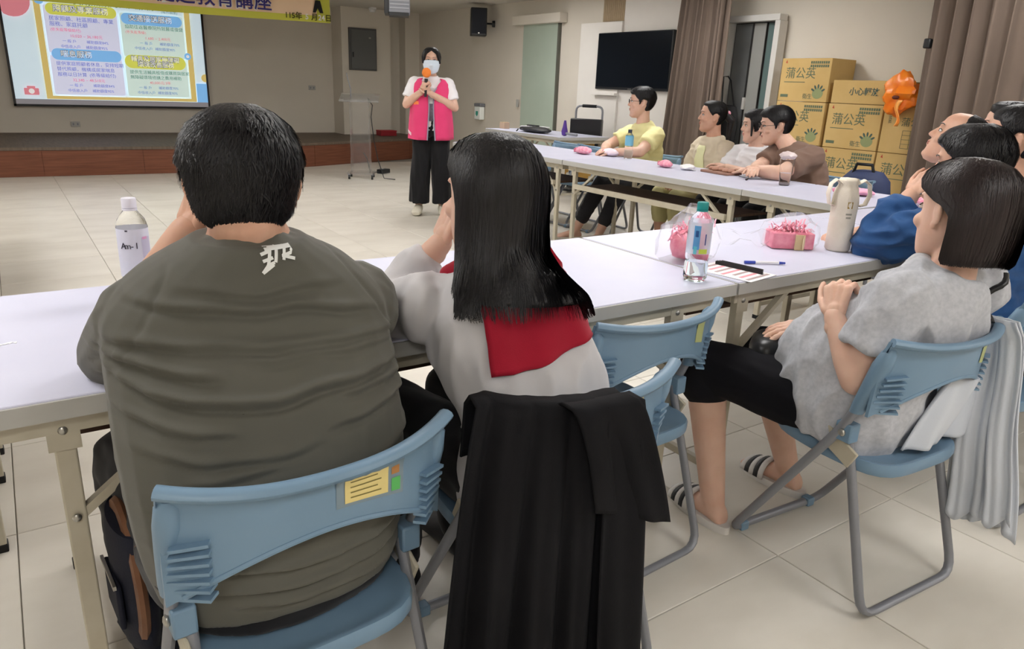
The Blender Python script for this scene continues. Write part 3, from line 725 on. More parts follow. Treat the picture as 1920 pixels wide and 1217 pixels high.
def carton(label, y_left, y_right, z0, z1, xf=4.40, dx=0.36, kind='front'):
    yc = (y_left+y_right)/2; W = y_left-y_right; H = z1-z0
    t = thing('carton', label, 'carton', (xf+dx/2, yc, z0), 0, 'stacked cardboard cartons')
    MB().box((0, 0, H/2), (dx, W-0.006, H-0.004)).build('box_body', M_card, t, smooth=False, bevel=0.004)
    fx = -dx/2-0.0008
    if kind == 'front':
        MB().box((0, 0, H-0.002), (dx+0.001, 0.05, 0.001)).build('tape', M_tape, t, smooth=False)
        text_obj('print_text', '蒲公英', 0.105, M_ink, t, M_faceNX(fx, W/2-0.055, H*0.64), 'LEFT', 0.0006)
        MB().box((fx, W/2-0.03-0.13, H*0.45), (0.001, 0.22, 0.006)).build('print_line', M_ink, t, smooth=False)
        pb = MB()
        for k in range(2):
            for q in range(9): pb.box((fx, -W/2+0.035+q*0.021, H*0.90-k*0.03), (0.001, 0.016, 0.022))
        pb.build('print_block', M_ink, t, smooth=False)
        dandelion(t, fx, -W/2+0.10, H*0.20, 0.11)
        text_obj('print_text', '衛生', 0.05, M_ink, t, M_faceNX(fx, -W/2+0.25, H*0.12), 'LEFT', 0.0006)
        MB().box((fx, W/2-0.07, H*0.13), (0.001, 0.08, 0.025)).build('print_block', M_ink, t, smooth=False)
        MB().poly([(0, 0), (0.02, 0.005), (0.008, 0.03)], 0.001, axis=0).build('red_leaf_print', M_inkr, t, smooth=False, loc=(fx, W/2-0.06, H*0.88))
    elif kind == 'care':
        text_obj('print_text', '小心輕放', 0.068, M_inkd, t, M_faceNX(fx, -0.0, H*0.5), 'CENTER', 0.0006, 0.001)
    elif kind == 'side':
        text_obj('print_text', '蒲公英', 0.075, M_ink, t, M_faceNX(fx, W/2-0.16, H*0.66), 'LEFT', 0.0006)
        pb = MB()
        for k in range(5): pb.box((fx, -0.03, H*0.12+k*0.035), (0.001, 0.2, 0.003))
        for k in range(4): pb.box((fx, 0.07-k*0.066, H*0.12+0.07), (0.001, 0.003, 0.14))
        pb.build('print_table', M_ink, t, smooth=False)
        text_obj('print_text', '柔拭紙', 0.03, M_ink, t, M_faceNX(fx, W/2-0.06, H*0.75) @ Matrix.Rotation(-PI/2, 4, 'Z'), 'CENTER', 0.0006)
        MB().poly([(0, 0), (0.02, 0.005), (0.008, 0.03)], 0.001, axis=0).build('red_leaf_print', M_inkr, t, smooth=False, loc=(fx, W/2-0.06, H*0.88))
    return t
zs = [0.10, 0.475, 0.85, 1.225, 1.60]
M_pal = mat('pallet_wood', S2L(150, 118, 80), 0.8)
pl = thing('pallet', 'low wooden pallet under the stacked cartons', 'pallet', (4.57, 2.42, 0))
for k in range(9): MB().box((0, -0.75+k*0.19, 0.088), (0.42, 0.15, 0.02)).build('plank', M_pal, pl, smooth=False)
for k in (-1, 0, 1): MB().box((k*0.17, 0, 0.04), (0.06, 1.66, 0.08)).build('runner', M_pal, pl, smooth=False)
names = ['bottom', 'second', 'third', 'topmost']
for k in range(4):
    carton(f'dandelion print cardboard carton, {names[k]} of the tall stack by the white door', 3.235, 2.72, zs[k], zs[k+1])
for k in range(3):
    carton(f'dandelion print cardboard carton, {names[k]} up in the stack right of the tall one', 2.69, 2.18, zs[k], zs[k+1])
for k in range(3):
    carton(f'cardboard carton half behind the wide curtain, {names[k]} up from the pallet', 2.17, 1.66, zs[k], zs[k+1], kind='side' if k == 2 else 'front')
carton('flat cardboard carton printed with four handling characters, under the orange bag', 2.68, 2.08, 1.225, 1.42, kind='care')
M_orange = mat('orange_plastic', S2L(250, 120, 20), 0.3, 0.5, col2=S2L(255, 150, 40), nscale=12, trans=0.15)
og = thing('orange_bag', 'crumpled bright orange plastic bag hanging on the cartons by the curtain', 'bag', (4.33, 2.02, 1.15))
m = MB(); m.ell((0, 0, 0.17), (0.06, 0.15, 0.17), nu=28, nv=18)
vv = []
for p in m.v:
    q = Vector(p); d = noise.noise(q*14)*0.05+noise.noise(q*35)*0.018
    c_ = (q-Vector((0, 0, 0.17))).normalized(); vv.append(tuple(q+c_*d))
m.v = vv; m.build('bag_body', M_orange, og, angle=0.5)
g = []
for i in range(9):
    u = i/8; g.append([(-0.07-0.02*math.sin(3*v+4*u), -0.04+0.06*(u-0.5)*(1-v*0.6)+0.02*math.sin(6*v), 0.12-0.2*v) for v in np.linspace(0, 1, 9)])
MB().grid(g).build('ribbon_tail', mat('pale_orange', S2L(255, 176, 90), 0.4), og, solid=0.002)
MB().ell((-0.07, 0.0, 0.14), (0.012, 0.03, 0.016)).build('dark_knot', mat('dark_maroon', S2L(90, 30, 10), 0.6), og)

# ------------------------------------------------------------------ lectern (clear acrylic on castors)
M_acr = mat('acrylic', (0.95, 0.96, 0.96), 0.06, 0.5, trans=0.92, ior=1.08, alpha=0.55)
lc = thing('lectern', 'clear acrylic lectern on castors before the stage', 'lectern', (2.28, 8.08, 0), math.radians(-28))
MB().box((0, 0, 0.075), (0.36, 0.34, 0.02)).build('base', M_acr, lc, bevel=0.004)
for sx in (-1, 1):
    MB().box((sx*0.12, 0, 0.55), (0.014, 0.26, 0.93)).build('side_panel', M_acr, lc, bevel=0.002)
MB().box((0, 0.1, 0.55), (0.23, 0.012, 0.93)).build('front_panel', M_acr, lc, bevel=0.002)
MB().box((0, 0, 1.04), (0.50, 0.36, 0.016), R=Matrix.Rotation(0.25, 3, 'X')).build('reading_board', M_acr, lc, bevel=0.003)
MB().box((0, -0.17, 1.0), (0.5, 0.02, 0.03)).build('paper_stop', M_acr, lc, bevel=0.003)
for sx in (-1, 1):
    for sy in (-1, 1):
        c_ = MB().cyl((sx*0.15-0.012, sy*0.14, 0.03), (sx*0.15+0.012, sy*0.14, 0.03), 0.03).build('castor', M_black, lc)
        MB().box((sx*0.15, sy*0.14, 0.058), (0.03, 0.03, 0.016)).build('castor_fork', M_gtube, c_, smooth=False)
MB().tube([(-0.12, 0.05, 1.03), (-0.12, 0.04, 1.15), (-0.15, 0.0, 1.27), (-0.16, -0.03, 1.34)], 0.006, 8).build('gooseneck_microphone', M_gtube, lc)
MB().tube([(0.1, 0.02, 1.03), (0.16, 0.0, 0.95), (0.14, 0.0, 0.8), (0.17, 0.02, 0.5), (0.22, 0.0, 0.25), (0.3, -0.05, 0.012), (0.45, -0.12, 0.008)], 0.006, 8).build('cable', M_black, lc)
ft = thing('floor_pedal', 'small black cable box on the floor right of the lectern', 'device', (2.80, 8.52, 0), 0.5)
MB().box((0, 0, 0.03), (0.2, 0.1, 0.06)).build('housing', M_black, ft, bevel=0.012); MB().tube([(-0.1, 0, 0.03), (-0.2, 0.08, 0.012), (-0.3, 0.05, 0.22), (-0.32, 0.1, 0.3)], 0.007, 8).build('cord', M_black, ft)
MB().box((-0.04, 0, 0.063), (0.05, 0.06, 0.008)).build('switch', M_gtube, ft, bevel=0.002)

# ------------------------------------------------------------------ hand cart behind the side table
hc = thing('hand_cart', 'folding hand cart with a black crate standing behind the side table', 'cart', (4.42, 5.98, 0), math.radians(-55))
MB().tube([(-0.17, 0.02, 0.05), (-0.17, 0.02, 0.98)]+arc((-0.17, 0.02, 1.06), (-0.17, 0.02, 0.9), (0.17, 0.02, 1.06), 0.07)+arc((0.17, 0.02, 1.06), (-0.17, 0.02, 1.06), (0.17, 0.02, 0.9), 0.07)+[(0.17, 0.02, 0.05)], 0.013, 10).build('handle_frame', M_gtube, hc)
MB().tube([(-0.09, 0.02, 1.06), (0.09, 0.02, 1.06)], 0.02, 10).build('grip', M_black, hc)
MB().box((0, -0.07, 0.70), (0.40, 0.10, 0.42)).build('crate', M_black, hc, bevel=0.012)
MB().box((0, -0.14, 0.05), (0.42, 0.34, 0.03)).build('platform', M_black, hc, bevel=0.01)
for sx in (-1, 1): MB().cyl((sx*0.2, 0.05, 0.06), (sx*0.23, 0.05, 0.06), 0.06).build('wheel', M_rubber, hc)

# ------------------------------------------------------------------ things on the side table
zt = 0.741
o = thing('folded_jacket', 'rolled black jacket lying on the side table', 'jacket', (3.62, 6.0, zt))
m = MB(); m.ell((0, 0, 0.035), (0.10, 0.30, 0.035), nu=24, nv=10); m.v = [tuple(Vector(p)+Vector((0, 0, 0.015*noise.noise(Vector(p)*18)))) for p in m.v]
m.build('rolled_body', mat('black_nylon', (0.016, 0.015, 0.018), 0.55), o); MB().tube([(-0.09, 0.22, 0.03), (-0.11, 0.27, -0.03), (-0.105, 0.27, -0.09)], 0.008, 8).build('strap', M_black, o)
o = thing('paper_stack', 'low white stack of papers on the far end of the side table', 'papers', (3.92, 6.42, zt))
for k in range(4): MB().box((0.01*math.sin(k*2), 0.01*math.cos(k*3), 0.006+k*0.012), (0.22, 0.31, 0.011), R=Matrix.Rotation(0.06*k-0.1, 3, 'Z')).build('sheaf', M_paper, o, smooth=False)
MB().box((-0.03, 0.0, 0.056), (0.06, 0.2, 0.016)).build('black_remote', M_black, o, bevel=0.005)
o = thing('tan_box', 'small tan box on the far corner of the side table', 'box', (3.66, 6.72, zt))
MB().box((0, 0, 0.04), (0.08, 0.11, 0.078)).build('carton', mat('tan_card', S2L(190, 164, 140), 0.8), o, bevel=0.003); MB().box((0, 0, 0.0805), (0.082, 0.03, 0.002)).build('tape', M_tape, o, smooth=False)
o = thing('purple_umbrella', 'purple and black folded umbrella standing on the side table', 'umbrella', (3.66, 5.48, zt))
MB().lathe([(0.012, 0), (0.03, 0.01), (0.038, 0.05), (0.025, 0.10), (0.012, 0.17)], 14).build('canopy', mat('purple_cloth', S2L(92, 62, 150), 0.7), o)
MB().tube([(0, -0.03, 0.03), (0.02, -0.12, 0.022), (0.03, -0.19, 0.02)], 0.014, 10).build('handle', M_gtube, o)
# ------------------------------------------------------------------ bottles, bags and small things on the tables
ZT = 0.7405
def water_bottle(label, x, y, z, h, r, capm, labm, rz=0.0, fill=0.8, lab=(0.38, 0.72), bands=()):
    t = thing('water_bottle', label, 'bottle', (x, y, z), rz)
    pr = [(r*0.3, 0.004), (r*0.86, 0.0), (r, 0.012*h/0.22), (r, 0.20*h), (r*0.93, 0.25*h), (r, 0.30*h), (r, 0.36*h), (r*0.97, 0.38*h), (r*0.97, 0.70*h), (r, 0.73*h), (r*0.86, 0.80*h), (r*0.55, 0.86*h), (r*0.40, 0.89*h), (r*0.40, 0.93*h)]
    MB().lathe(pr, 28).build('bottle_body', M_clear, t, angle=1.2)
    wp = [(r*0.28, 0.007)]+[(q*0.95, max(zz, 0.006)) for q, zz in pr[1:] if zz < fill*h]
    MB().lathe(wp, 24).build('water', mat('bottle_water', (0.80, 0.93, 0.95), 0.02, 0.5, trans=1.0, ior=1.15), t, angle=1.2)
    cp = MB().lathe([(r*0.44, 0.905*h), (r*0.47, 0.91*h), (r*0.47, 0.99*h), (r*0.43, h), (r*0.2, h)], 24)
    cp.build('cap', capm, t, angle=0.6)
    MB().lathe([(r*0.47, 0.885*h), (r*0.48, 0.89*h), (r*0.48, 0.899*h), (r*0.47, 0.903*h)], 24).build('cap_ring', capm, t, angle=0.6)
    L0 = MB(); n = 28
    L0.rings([[(r*1.004*math.cos(2*PI*k/n), r*1.004*math.sin(2*PI*k/n), zz*h) for k in range(n)] for zz in np.linspace(lab[0], lab[1], 3)], False)
    lo = L0.build('label_wrap', labm, t)
    for (a0, a1, z0, z1, m_) in bands:
        G = [[(r*1.012*math.cos(a), r*1.012*math.sin(a), zz*h) for zz in (z0, z1)] for a in np.linspace(math.radians(a0), math.radians(a1), 12)]
        MB().grid(G).build('label_print', m_, lo)
    return t
M_teal = mat('teal_cap', S2L(20, 140, 140), 0.35); M_labc = mat('clear_label', S2L(214, 234, 246), 0.3, trans=0.55, alpha=0.55); M_labb = mat('label_blue', S2L(70, 150, 205), 0.4, alpha=0.9); M_labn = mat('label_navy', S2L(30, 70, 130), 0.4); M_labg = mat('label_lime', S2L(190, 210, 80), 0.4)
M_labcy = mat('label_cyan', S2L(90, 200, 214), 0.4, alpha=0.85)
water_bottle('clear water bottle with a teal cap standing by the table corner', -0.086, 0.085, ZT, 0.225, 0.034, M_teal, M_labc, 0, 0.30, (0.36, 0.76),
             ((195, 226, 0.42, 0.72, M_labb), (203, 218, 0.58, 0.66, M_labn), (250, 256, 0.48, 0.62, M_labn), (226, 268, 0.37, 0.43, M_labg), (200, 216, 0.36, 0.46, M_labcy)))
M_labw = mat('white_label', S2L(222, 222, 236), 0.5, alpha=0.85)
M_mark = mat('marker_ink', S2L(60, 56, 70), 0.6); M_pinkp = mat('label_pink', S2L(214, 150, 190), 0.5)
wb = water_bottle('white capped water bottle with hand marked label behind the olive shoulder', -1.476, 0.545, ZT, 0.24, 0.0335, mat('white_cap', S2L(226, 224, 236), 0.35), M_labw, 0, 0.7, (0.26, 0.72),
             ((292, 335, 0.44, 0.64, mat('label_lilac', S2L(188, 184, 204), 0.5)), (296, 318, 0.62, 0.645, M_pinkp), (296, 330, 0.37, 0.405, M_mark), (236, 246, 0.70, 0.715, M_mark)))
for i, ch in enumerate('Am-1'):
    a = math.radians(225+i*16)
    Mx = Matrix.Translation((0.0342*math.cos(a), 0.0342*math.sin(a), 0.135)) @ Matrix.Rotation(a+PI/2, 4, 'Z') @ Matrix.Rotation(PI/2, 4, 'X')
    text_obj('marker_writing', ch, 0.020, M_mark, wb, Mx, 'CENTER', 0.0005)
water_bottle('clear water bottle with a blue label before the yellow T-shirt man', 2.46, 3.12, ZT, 0.225, 0.034, mat('dark_cap', S2L(40, 50, 70), 0.4), mat('blue_label', S2L(120, 186, 214), 0.4), 0, 0.35, (0.45, 0.78))

# cream bottle pouch
M_cream = mat('cream_canvas', S2L(224, 216, 202), 0.9, 0.15, col2=S2L(214, 205, 190), nscale=20, bump=0.2, bscale=350)
t = thing('bottle_pouch', 'cream canvas drawstring bottle pouch with a small gold print', 'pouch', (0.73, 0.155, ZT))
rs = []
for k, (zz, rr) in enumerate(((0.0, 0.036), (0.008, 0.043), (0.06, 0.043), (0.12, 0.043), (0.17, 0.043), (0.20, 0.041), (0.22, 0.036), (0.232, 0.03), (0.245, 0.034), (0.255, 0.028))):
    rs.append([((rr+(0.003*math.sin(7*a+k) if zz > 0.15 else 0.001*math.sin(3*a+k*2)))*math.cos(a), (rr+(0.003*math.sin(7*a+k) if zz > 0.15 else 0.0))*math.sin(a), zz) for a in np.linspace(0, 2*PI, 36, endpoint=False)])
MB().rings(rs).build('pouch_body', M_cream, t, angle=1.2)
for s_, m_ in ((-1, 1), (1, 1)):
    pts = [(s_*0.030*0.83, -s_*0.030*0.56, 0.235), (s_*0.055*0.83, -s_*0.055*0.56, 0.25), (s_*0.075*0.83, -s_*0.075*0.56, 0.235), (s_*0.082*0.83, -s_*0.082*0.56, 0.20), (s_*0.07*0.83, -s_*0.07*0.56, 0.165), (s_*0.05*0.83, -s_*0.05*0.56, 0.16)]
    if s_ < 0: pts = [(p[0]*0.8, p[1]*0.8, p[2]) for p in pts]
    MB().tube(pts, 0.016, 10, flat=0.22).build('strap', M_cream, t)
M_gold = mat('gold_print', S2L(150, 120, 40), 0.6)
def on_cyl(par, r, a_mid, da, z0, z1, m_, name):
    G = [[(r*math.cos(a), r*math.sin(a), zz) for zz in np.linspace(z0, z1, 3)] for a in np.linspace(a_mid-da, a_mid+da, 7)]
    return MB().grid(G).build(name, m_, par)
on_cyl(t, 0.0445, math.radians(236), 0.20, 0.155, 0.178, M_gold, 'gold_emblem'); on_cyl(t, 0.0448, math.radians(232), 0.08, 0.161, 0.171, M_cream, 'emblem_gap')
for k in range(2): on_cyl(t, 0.0445, math.radians(236), 0.24-0.05*k, 0.132-0.012*k, 0.138-0.012*k, mat('faint_print', S2L(150, 146, 134), 0.8), 'printed_line')

# gift bags of pink shredded paper in clear film
M_film = mat('clear_film', (0.98, 0.98, 0.985), 0.08, 0.6, trans=0.9, ior=1.05, alpha=0.28)
def crumple(m, amp, fr, seed):
    o = Vector((seed*3.1, seed*1.7, seed)); m.v = [tuple(Vector(p)+Vector((noise.noise(Vector(p)*fr+o), noise.noise(Vector(p)*fr+o*2), noise.noise(Vector(p)*fr+o*3)*(1 if p[2] > 0.01 else 0)))*amp) for p in m.v]
    return m
def shred(par, c, r, n, m_):
    g = MB(); rg = random.Random(n)
    for k in range(n):
        p = np.array(c)+np.array([rg.gauss(0, r[0]*0.45), rg.gauss(0, r[1]*0.45), rg.uniform(-1, 1)*r[2]])
        d = norm([rg.gauss(0, 1), rg.gauss(0, 1), rg.gauss(0, 0.6)]); q = p+d*0.03; e = norm(np.cross(d, (0.3, 0.2, 1)))*0.0025; mid = (p+q)/2+np.array((0, 0, 0.008))
        g.add([p-e, p+e, mid+e, mid-e, q+e, q-e], [(0, 1, 2, 3), (3, 2, 4, 5)])
    o = g.build('shredded_paper', m_, par); o['kind'] = 'stuff'
    return o
def gift_bag(label, x, y, rz, w, d, h, topneck, seed, box=True):
    t = thing('gift_bag', label, 'gift bag', (x, y, ZT), rz, 'gift bags of pink shredded paper')
    if box:
        MB().box((0, 0, h*0.32), (w*0.9, d*0.85, h*0.6)).build('inner_box', M_pinkd, t, bevel=0.004)
    else:
        crumple(MB().ell((0, 0, h*0.42), (w*0.42, d*0.42, h*0.40), nu=20, nv=12), 0.01, 30, seed).build('inner_bundle', M_pinkd, t)
    shred(t, (0, 0, h*0.68), (w*0.42, d*0.40, h*0.16), 170, M_pink)
    m = MB(); rs = []
    prof = ((0.004, 0.98), (0.02, 1.08), (h*0.5, 1.12), (h*0.85, 1.0), (h*1.05, 0.75))+topneck
    for zz, q in prof:
        rs.append([(w*0.56*q*(abs(math.cos(a))**0.6)*math.copysign(1, math.cos(a)), d*0.56*q*(abs(math.sin(a))**0.6)*math.copysign(1, math.sin(a)), zz) for a in np.linspace(0, 2*PI, 28, endpoint=False)])
    crumple(m.rings(rs), 0.012, 28, seed).build('clear_film', M_film, t, angle=0.35)
    return t
gift_bag('pink gift bag in clear film behind the teal capped bottle', 0.095, 0.285, 0.3, 0.20, 0.12, 0.125, ((0.145, 0.6), (0.165, 0.3), (0.18, 0.12)), 1, False)
g2 = gift_bag('pink gift box with clear film beside the cream pouch', 0.60, 0.265, -0.62, 0.165, 0.105, 0.095, ((0.11, 0.6), (0.12, 0.3)), 2)
# film twist lying to the left and a tan tag
m = MB(); m.rings([[(-0.07-0.035*k, 0.012*k*0+(0.022+0.018*math.sin(k*1.9))*math.cos(a), 0.03+(0.022+0.016*math.sin(k*1.7))*math.sin(a)) for a in np.linspace(0, 2*PI, 16, endpoint=False)] for k in range(6)])
crumple(m, 0.014, 40, 4).build('film_twist', M_film, g2, angle=0.3)
MB().box((0.02, -0.052, 0.028), (0.035, 0.004, 0.055)).build('tan_tag', mat('tan_tag', S2L(200, 176, 134), 0.7), g2, bevel=0.003)
MB().ell((0.03, -0.062, 0.03), (0.004, 0.003, 0.025)).build('tag_fold', mat('tan_tag2', S2L(214, 196, 160), 0.7), g2)
def packet(label, x, y, rz, w, d, h, m1, m2, seed):
    t = thing('snack_packet', label, 'packet', (x, y, ZT), rz, 'pink snack packets on the far row')
    crumple(MB().ell((0, 0, h/2), (w/2, d/2, h/2), nu=18, nv=10), 0.008, 26, seed).build('packet_body', m1, t, angle=0.6)
    MB().box((w*0.42, 0, h*0.45), (w*0.22, d*0.8, h*0.5), R=Matrix.Rotation(0.3, 3, 'Y')).build('end_flap', m2, t, bevel=0.004)
    return t
packet('pink packet at the far left of the row before the yellow T-shirt man', 2.33, 3.52, 1.3, 0.20, 0.12, 0.06, M_pink, M_pinkd, 5)
packet('white and pink packet beside the yellow T-shirt man\'s hand', 2.45, 3.32, 1.2, 0.20, 0.12, 0.06, mat('pale_pink_film', S2L(240, 220, 232), 0.4), M_pink, 6)
packet('pink packet with a red flap in front of the beige shirt woman', 2.27, 2.52, 1.0, 0.17, 0.10, 0.05, M_pink, M_pinkd, 7)
packet('pink packet behind the blue jacket man\'s raised hand', 2.28, 0.62, 0.4, 0.24, 0.14, 0.06, M_pink, M_pinkd, 8)
packet('flat pink packet near the corner of the tables behind the pouch', 2.32, 1.06, 1.4, 0.24, 0.13, 0.04, mat('soft_pink', S2L(238, 170, 196), 0.6), M_pink, 9)
o = thing('crumpled_tissue', 'crumpled white tissue among the pink packets on the far row', 'tissue', (2.30, 2.33, ZT))
crumple(MB().ell((0, 0, 0.02), (0.06, 0.05, 0.02), nu=16, nv=8), 0.014, 30, 3).build('tissue_sheet', M_paper, o, angle=0.5)
MB().box((0.0, -0.03, 0.006), (0.05, 0.05, 0.004), R=Matrix.Rotation(0.2, 3, 'Y')).build('loose_corner', M_paper, o, smooth=False)
o = thing('snack_tray', 'low brown tray of snacks in front of the white shirt woman', 'tray', (2.38, 2.10, ZT), 1.45)
MB().box((0, 0, 0.008), (0.26, 0.14, 0.016)).build('tray_base', mat('tray_brown', S2L(150, 112, 96), 0.7), o, bevel=0.004)
for k in range(7): MB().ell((-0.10+k*0.033, 0.02*math.sin(k*2), 0.026), (0.024, 0.03, 0.016), nu=10, nv=6).build('snack', mat('snack_brown', S2L(176, 132, 112), 0.7), o)
o = thing('phone', 'grey phone lying face up before the brown T-shirt man', 'phone', (2.36, 1.84, ZT), 1.2)
MB().box((0, 0, 0.005), (0.15, 0.075, 0.009)).build('case', M_gtube, o, bevel=0.004); MB().box((0, 0, 0.0105), (0.14, 0.068, 0.002)).build('glass', mat('phone_glass', S2L(190, 194, 204), 0.15), o, smooth=False)
o = thing('pen_cap', 'small dark pen cap on the far row near the clear cup', 'pen cap', (2.22, 1.75, ZT), 0.4)
MB().capsule((-0.015, 0, 0.007), (0.012, 0, 0.007), 0.006).build('cap_tube', M_black, o); MB().box((0.0, 0, 0.014), (0.03, 0.003, 0.003)).build('clip', M_steel, o, smooth=False)
# clear cup with a film lid
o = thing('clear_cup', 'clear plastic cup with a crumpled film on top on the far row', 'cup', (2.26, 1.50, ZT))
MB().lathe([(0.026, 0.002), (0.030, 0.0), (0.032, 0.01), (0.044, 0.155), (0.046, 0.158), (0.045, 0.16), (0.043, 0.157), (0.031, 0.012), (0.02, 0.008)], 24).build('cup_wall', M_clear, o, angle=1.0)
MB().lathe([(0.028, 0.004), (0.031, 0.006), (0.032, 0.016), (0.028, 0.018)], 24).build('cup_base', mat('cup_base_grey', S2L(150, 140, 140), 0.3), o)
MB().lathe([(0.029, 0.016), (0.036, 0.075), (0.02, 0.076)], 20).build('drink', mat('cup_water', (0.9, 0.9, 0.92), 0.02, trans=1.0, ior=1.1), o)
crumple(MB().ell((0, 0, 0.178), (0.05, 0.05, 0.022), nu=18, nv=10), 0.012, 40, 8).build('film_lid', mat('pinkish_film', S2L(236, 220, 220), 0.35, trans=0.25), o, angle=0.6)
# pen, fan, leaflet
def yawof(a, b): return math.atan2(b[1]-a[1], b[0]-a[0])
a, b = (0.225, 0.157), (0.342, 0.087)
o = thing('ballpoint_pen', 'blue and white ballpoint pen on the table near the grey T-shirt woman', 'pen', ((a[0]+b[0])/2, (a[1]+b[1])/2, ZT), yawof(a, b))
M_blue = mat('pen_blue', S2L(52, 70, 170), 0.35)
MB().cyl((-0.035, 0, 0.0055), (0.045, 0, 0.0055), 0.0048, n=12).build('barrel', M_white, o); MB().cyl((-0.068, 0, 0.0055), (-0.033, 0, 0.0055), 0.0053, n=12).build('pen_lid', M_blue, o)
MB().cyl((0.045, 0, 0.0055), (0.066, 0, 0.0055), 0.0050, 0.0035, n=12).build('end_plug', M_blue, o)
a, b = (0.140, 0.190), (0.160, 0.035)
o = thing('folding_fan', 'black folded hand fan lying on the leaflet', 'fan', ((a[0]+b[0])/2, (a[1]+b[1])/2, ZT+0.001), yawof(a, b))
for k in range(6): MB().box((0, -0.010+k*0.004, 0.0055+0.0012*(k % 2)), (0.165-0.004*k, 0.0034, 0.011)).build('fan_rib', M_black, o, smooth=False)
o = thing('leaflet', 'pink and white printed leaflet under the black folded fan', 'leaflet', (0.10, 0.10, ZT), 0.15)
MB().box((0, 0, 0.0008), (0.15, 0.21, 0.0012)).build('sheet', M_paper, o, smooth=False)
for k in range(7): MB().box((0, -0.085+k*0.028, 0.0016), (0.125-0.02*(k % 3), 0.012, 0.0004)).build('printed_band', mat('leaflet_pink', S2L(222, 150, 160), 0.7) if k % 2 else mat('leaflet_grey', S2L(170, 150, 150), 0.7), o, smooth=False)
o = thing('leaflet', 'white leaflet with faint pink print beside the cream pouch', 'leaflet', (0.98, 0.20, ZT), -0.2)
MB().box((0, 0, 0.0008), (0.15, 0.21, 0.0012)).build('sheet', M_paper, o, smooth=False)
for k in range(5): MB().box((0, -0.07+k*0.032, 0.0016), (0.11, 0.010, 0.0004)).build('printed_band', mat('leaflet_faint', S2L(232, 206, 212), 0.7), o, smooth=False)
# silver wrapped snack by the red collar woman's arm
o = thing('foil_wrapper', 'shiny silver wrapper on the table between the two near sitters', 'wrapper', (-0.915, 0.235, ZT), 0.5)
crumple(MB().ell((0, 0, 0.018), (0.05, 0.032, 0.018), nu=18, nv=10), 0.012, 45, 2).build('foil', mat('foil', (0.8, 0.8, 0.82), 0.2, metal=0.9), o, angle=0.4)
MB().box((0.02, 0.0, 0.036), (0.03, 0.02, 0.003), R=Matrix.Rotation(0.3, 3, 'Y')).build('dark_print', M_black, o, smooth=False)
# scraps of white tape stuck on the near table
o = thing('tape_scraps', 'torn scraps of white tape stuck on the table at the left edge', 'tape', (-1.755, 0.335, ZT), 0.12)
rg = random.Random(4)
for k in range(7):
    c_ = (-0.025+k*0.0085, rg.uniform(-0.004, 0.004)); n_ = 7
    MB().poly([(c_[0]+rg.uniform(0.002, 0.006)*math.cos(2*PI*q/n_), c_[1]+rg.uniform(0.003, 0.008)*math.sin(2*PI*q/n_)) for q in range(n_)], 0.0006).build('scrap', M_paper, o, smooth=False)

# ------------------------------------------------------------------ garments on chairs
M_blackcloth = mat('black_jacket_cloth', (0.0045, 0.0045, 0.006), 0.8, 0.2, col2=(0.007, 0.007, 0.009), nscale=4, bump=0.08, bscale=300)
M_greycloth = mat('pale_grey_jacket', S2L(204, 209, 218), 0.8, 0.2, sheen=0.15, col2=S2L(196, 202, 212), nscale=4, bump=0.06, bscale=300)
def drape(chair, xs_top, xs_bot, vs, foldk, amp, seed, zmin, front=0.10, out=0.0, n=49, shrink=0.0, dy=0.0, hem=None):
    """cloth hung over a chair back: rows run from the sitter side over the lip and down behind"""
    G = []; rg = random.Random(seed); ph = [rg.uniform(0, 6.28) for _ in range(4)]
    for i in range(n):
        s = i/(n-1); col = []
        for j in range(vs):
            q = j/(vs-1); L = front+0.03+(0.745-zmin); d = q*L
            xt = xs_top[0]+(xs_top[1]-xs_top[0])*s; xb = xs_bot[0]+(xs_bot[1]-xs_bot[0])*s
            u = max(-1.05, min(1.05, xt/0.222)); top = back_pt(max(-1, min(1, u)), 1.0)
            if d < front: z = top[2]+0.014-(front-d); y = top[1]+0.020+0.10*(front-d)
            elif d < front+0.03:
                a = (d-front)/0.03*PI; z = top[2]+0.014+0.008*math.sin(a); y = top[1]+0.020*math.cos(a)-0.006
            else:
                e = d-front-0.03; z = top[2]+0.012-e; y = top[1]-0.028-out*e
            k = max(0.0, (d-front-0.02)/(L-front-0.02)); kk = k**0.7
            zend = hem(s) if hem else 0.0
            x = xt+(xb-xt)*kk
            w1 = math.sin(foldk*2*PI*s+ph[0]+0.8*k)+0.45*math.sin(foldk*4.4*PI*s+ph[1]-1.2*k)+0.3*math.sin(foldk*1.3*PI*s+ph[2]+3*k)
            y += -amp*(0.12+kk)*(w1+1.3)+dy
            x += 0.5*amp*kk*math.cos(foldk*2*PI*s+ph[3])
            col.append((x, y, z+zend*k))
        G.append(col)
    return MB().grid(G)
jk = thing('black_jacket', 'black jacket draped over the chair back behind the red collar woman', 'jacket', C_R.location, C_R.rotation_euler.z)
drape(C_R, (-0.255, 0.01), (-0.36, 0.01), 40, 4.0, 0.017, 3, 0.06, 0.12, 0.03, 61).build('jacket_back', M_blackcloth, jk, solid=0.004, angle=3)
drape(C_R, (-0.12, 0.015), (-0.075, 0.085), 26, 1.0, 0.012, 8, 0.53, 0.08, 0.06, 25, dy=-0.03, hem=lambda s: 0.05*(1-s)-0.02).build('jacket_sleeve', M_blackcloth, jk, solid=0.005, angle=3)
drape(C_R, (-0.05, 0.03), (-0.06, 0.03), 30, 0.8, 0.012, 12, 0.10, 0.02, 0.05, 17, dy=-0.028).build('front_placket', M_blackcloth, jk, solid=0.004, angle=3)
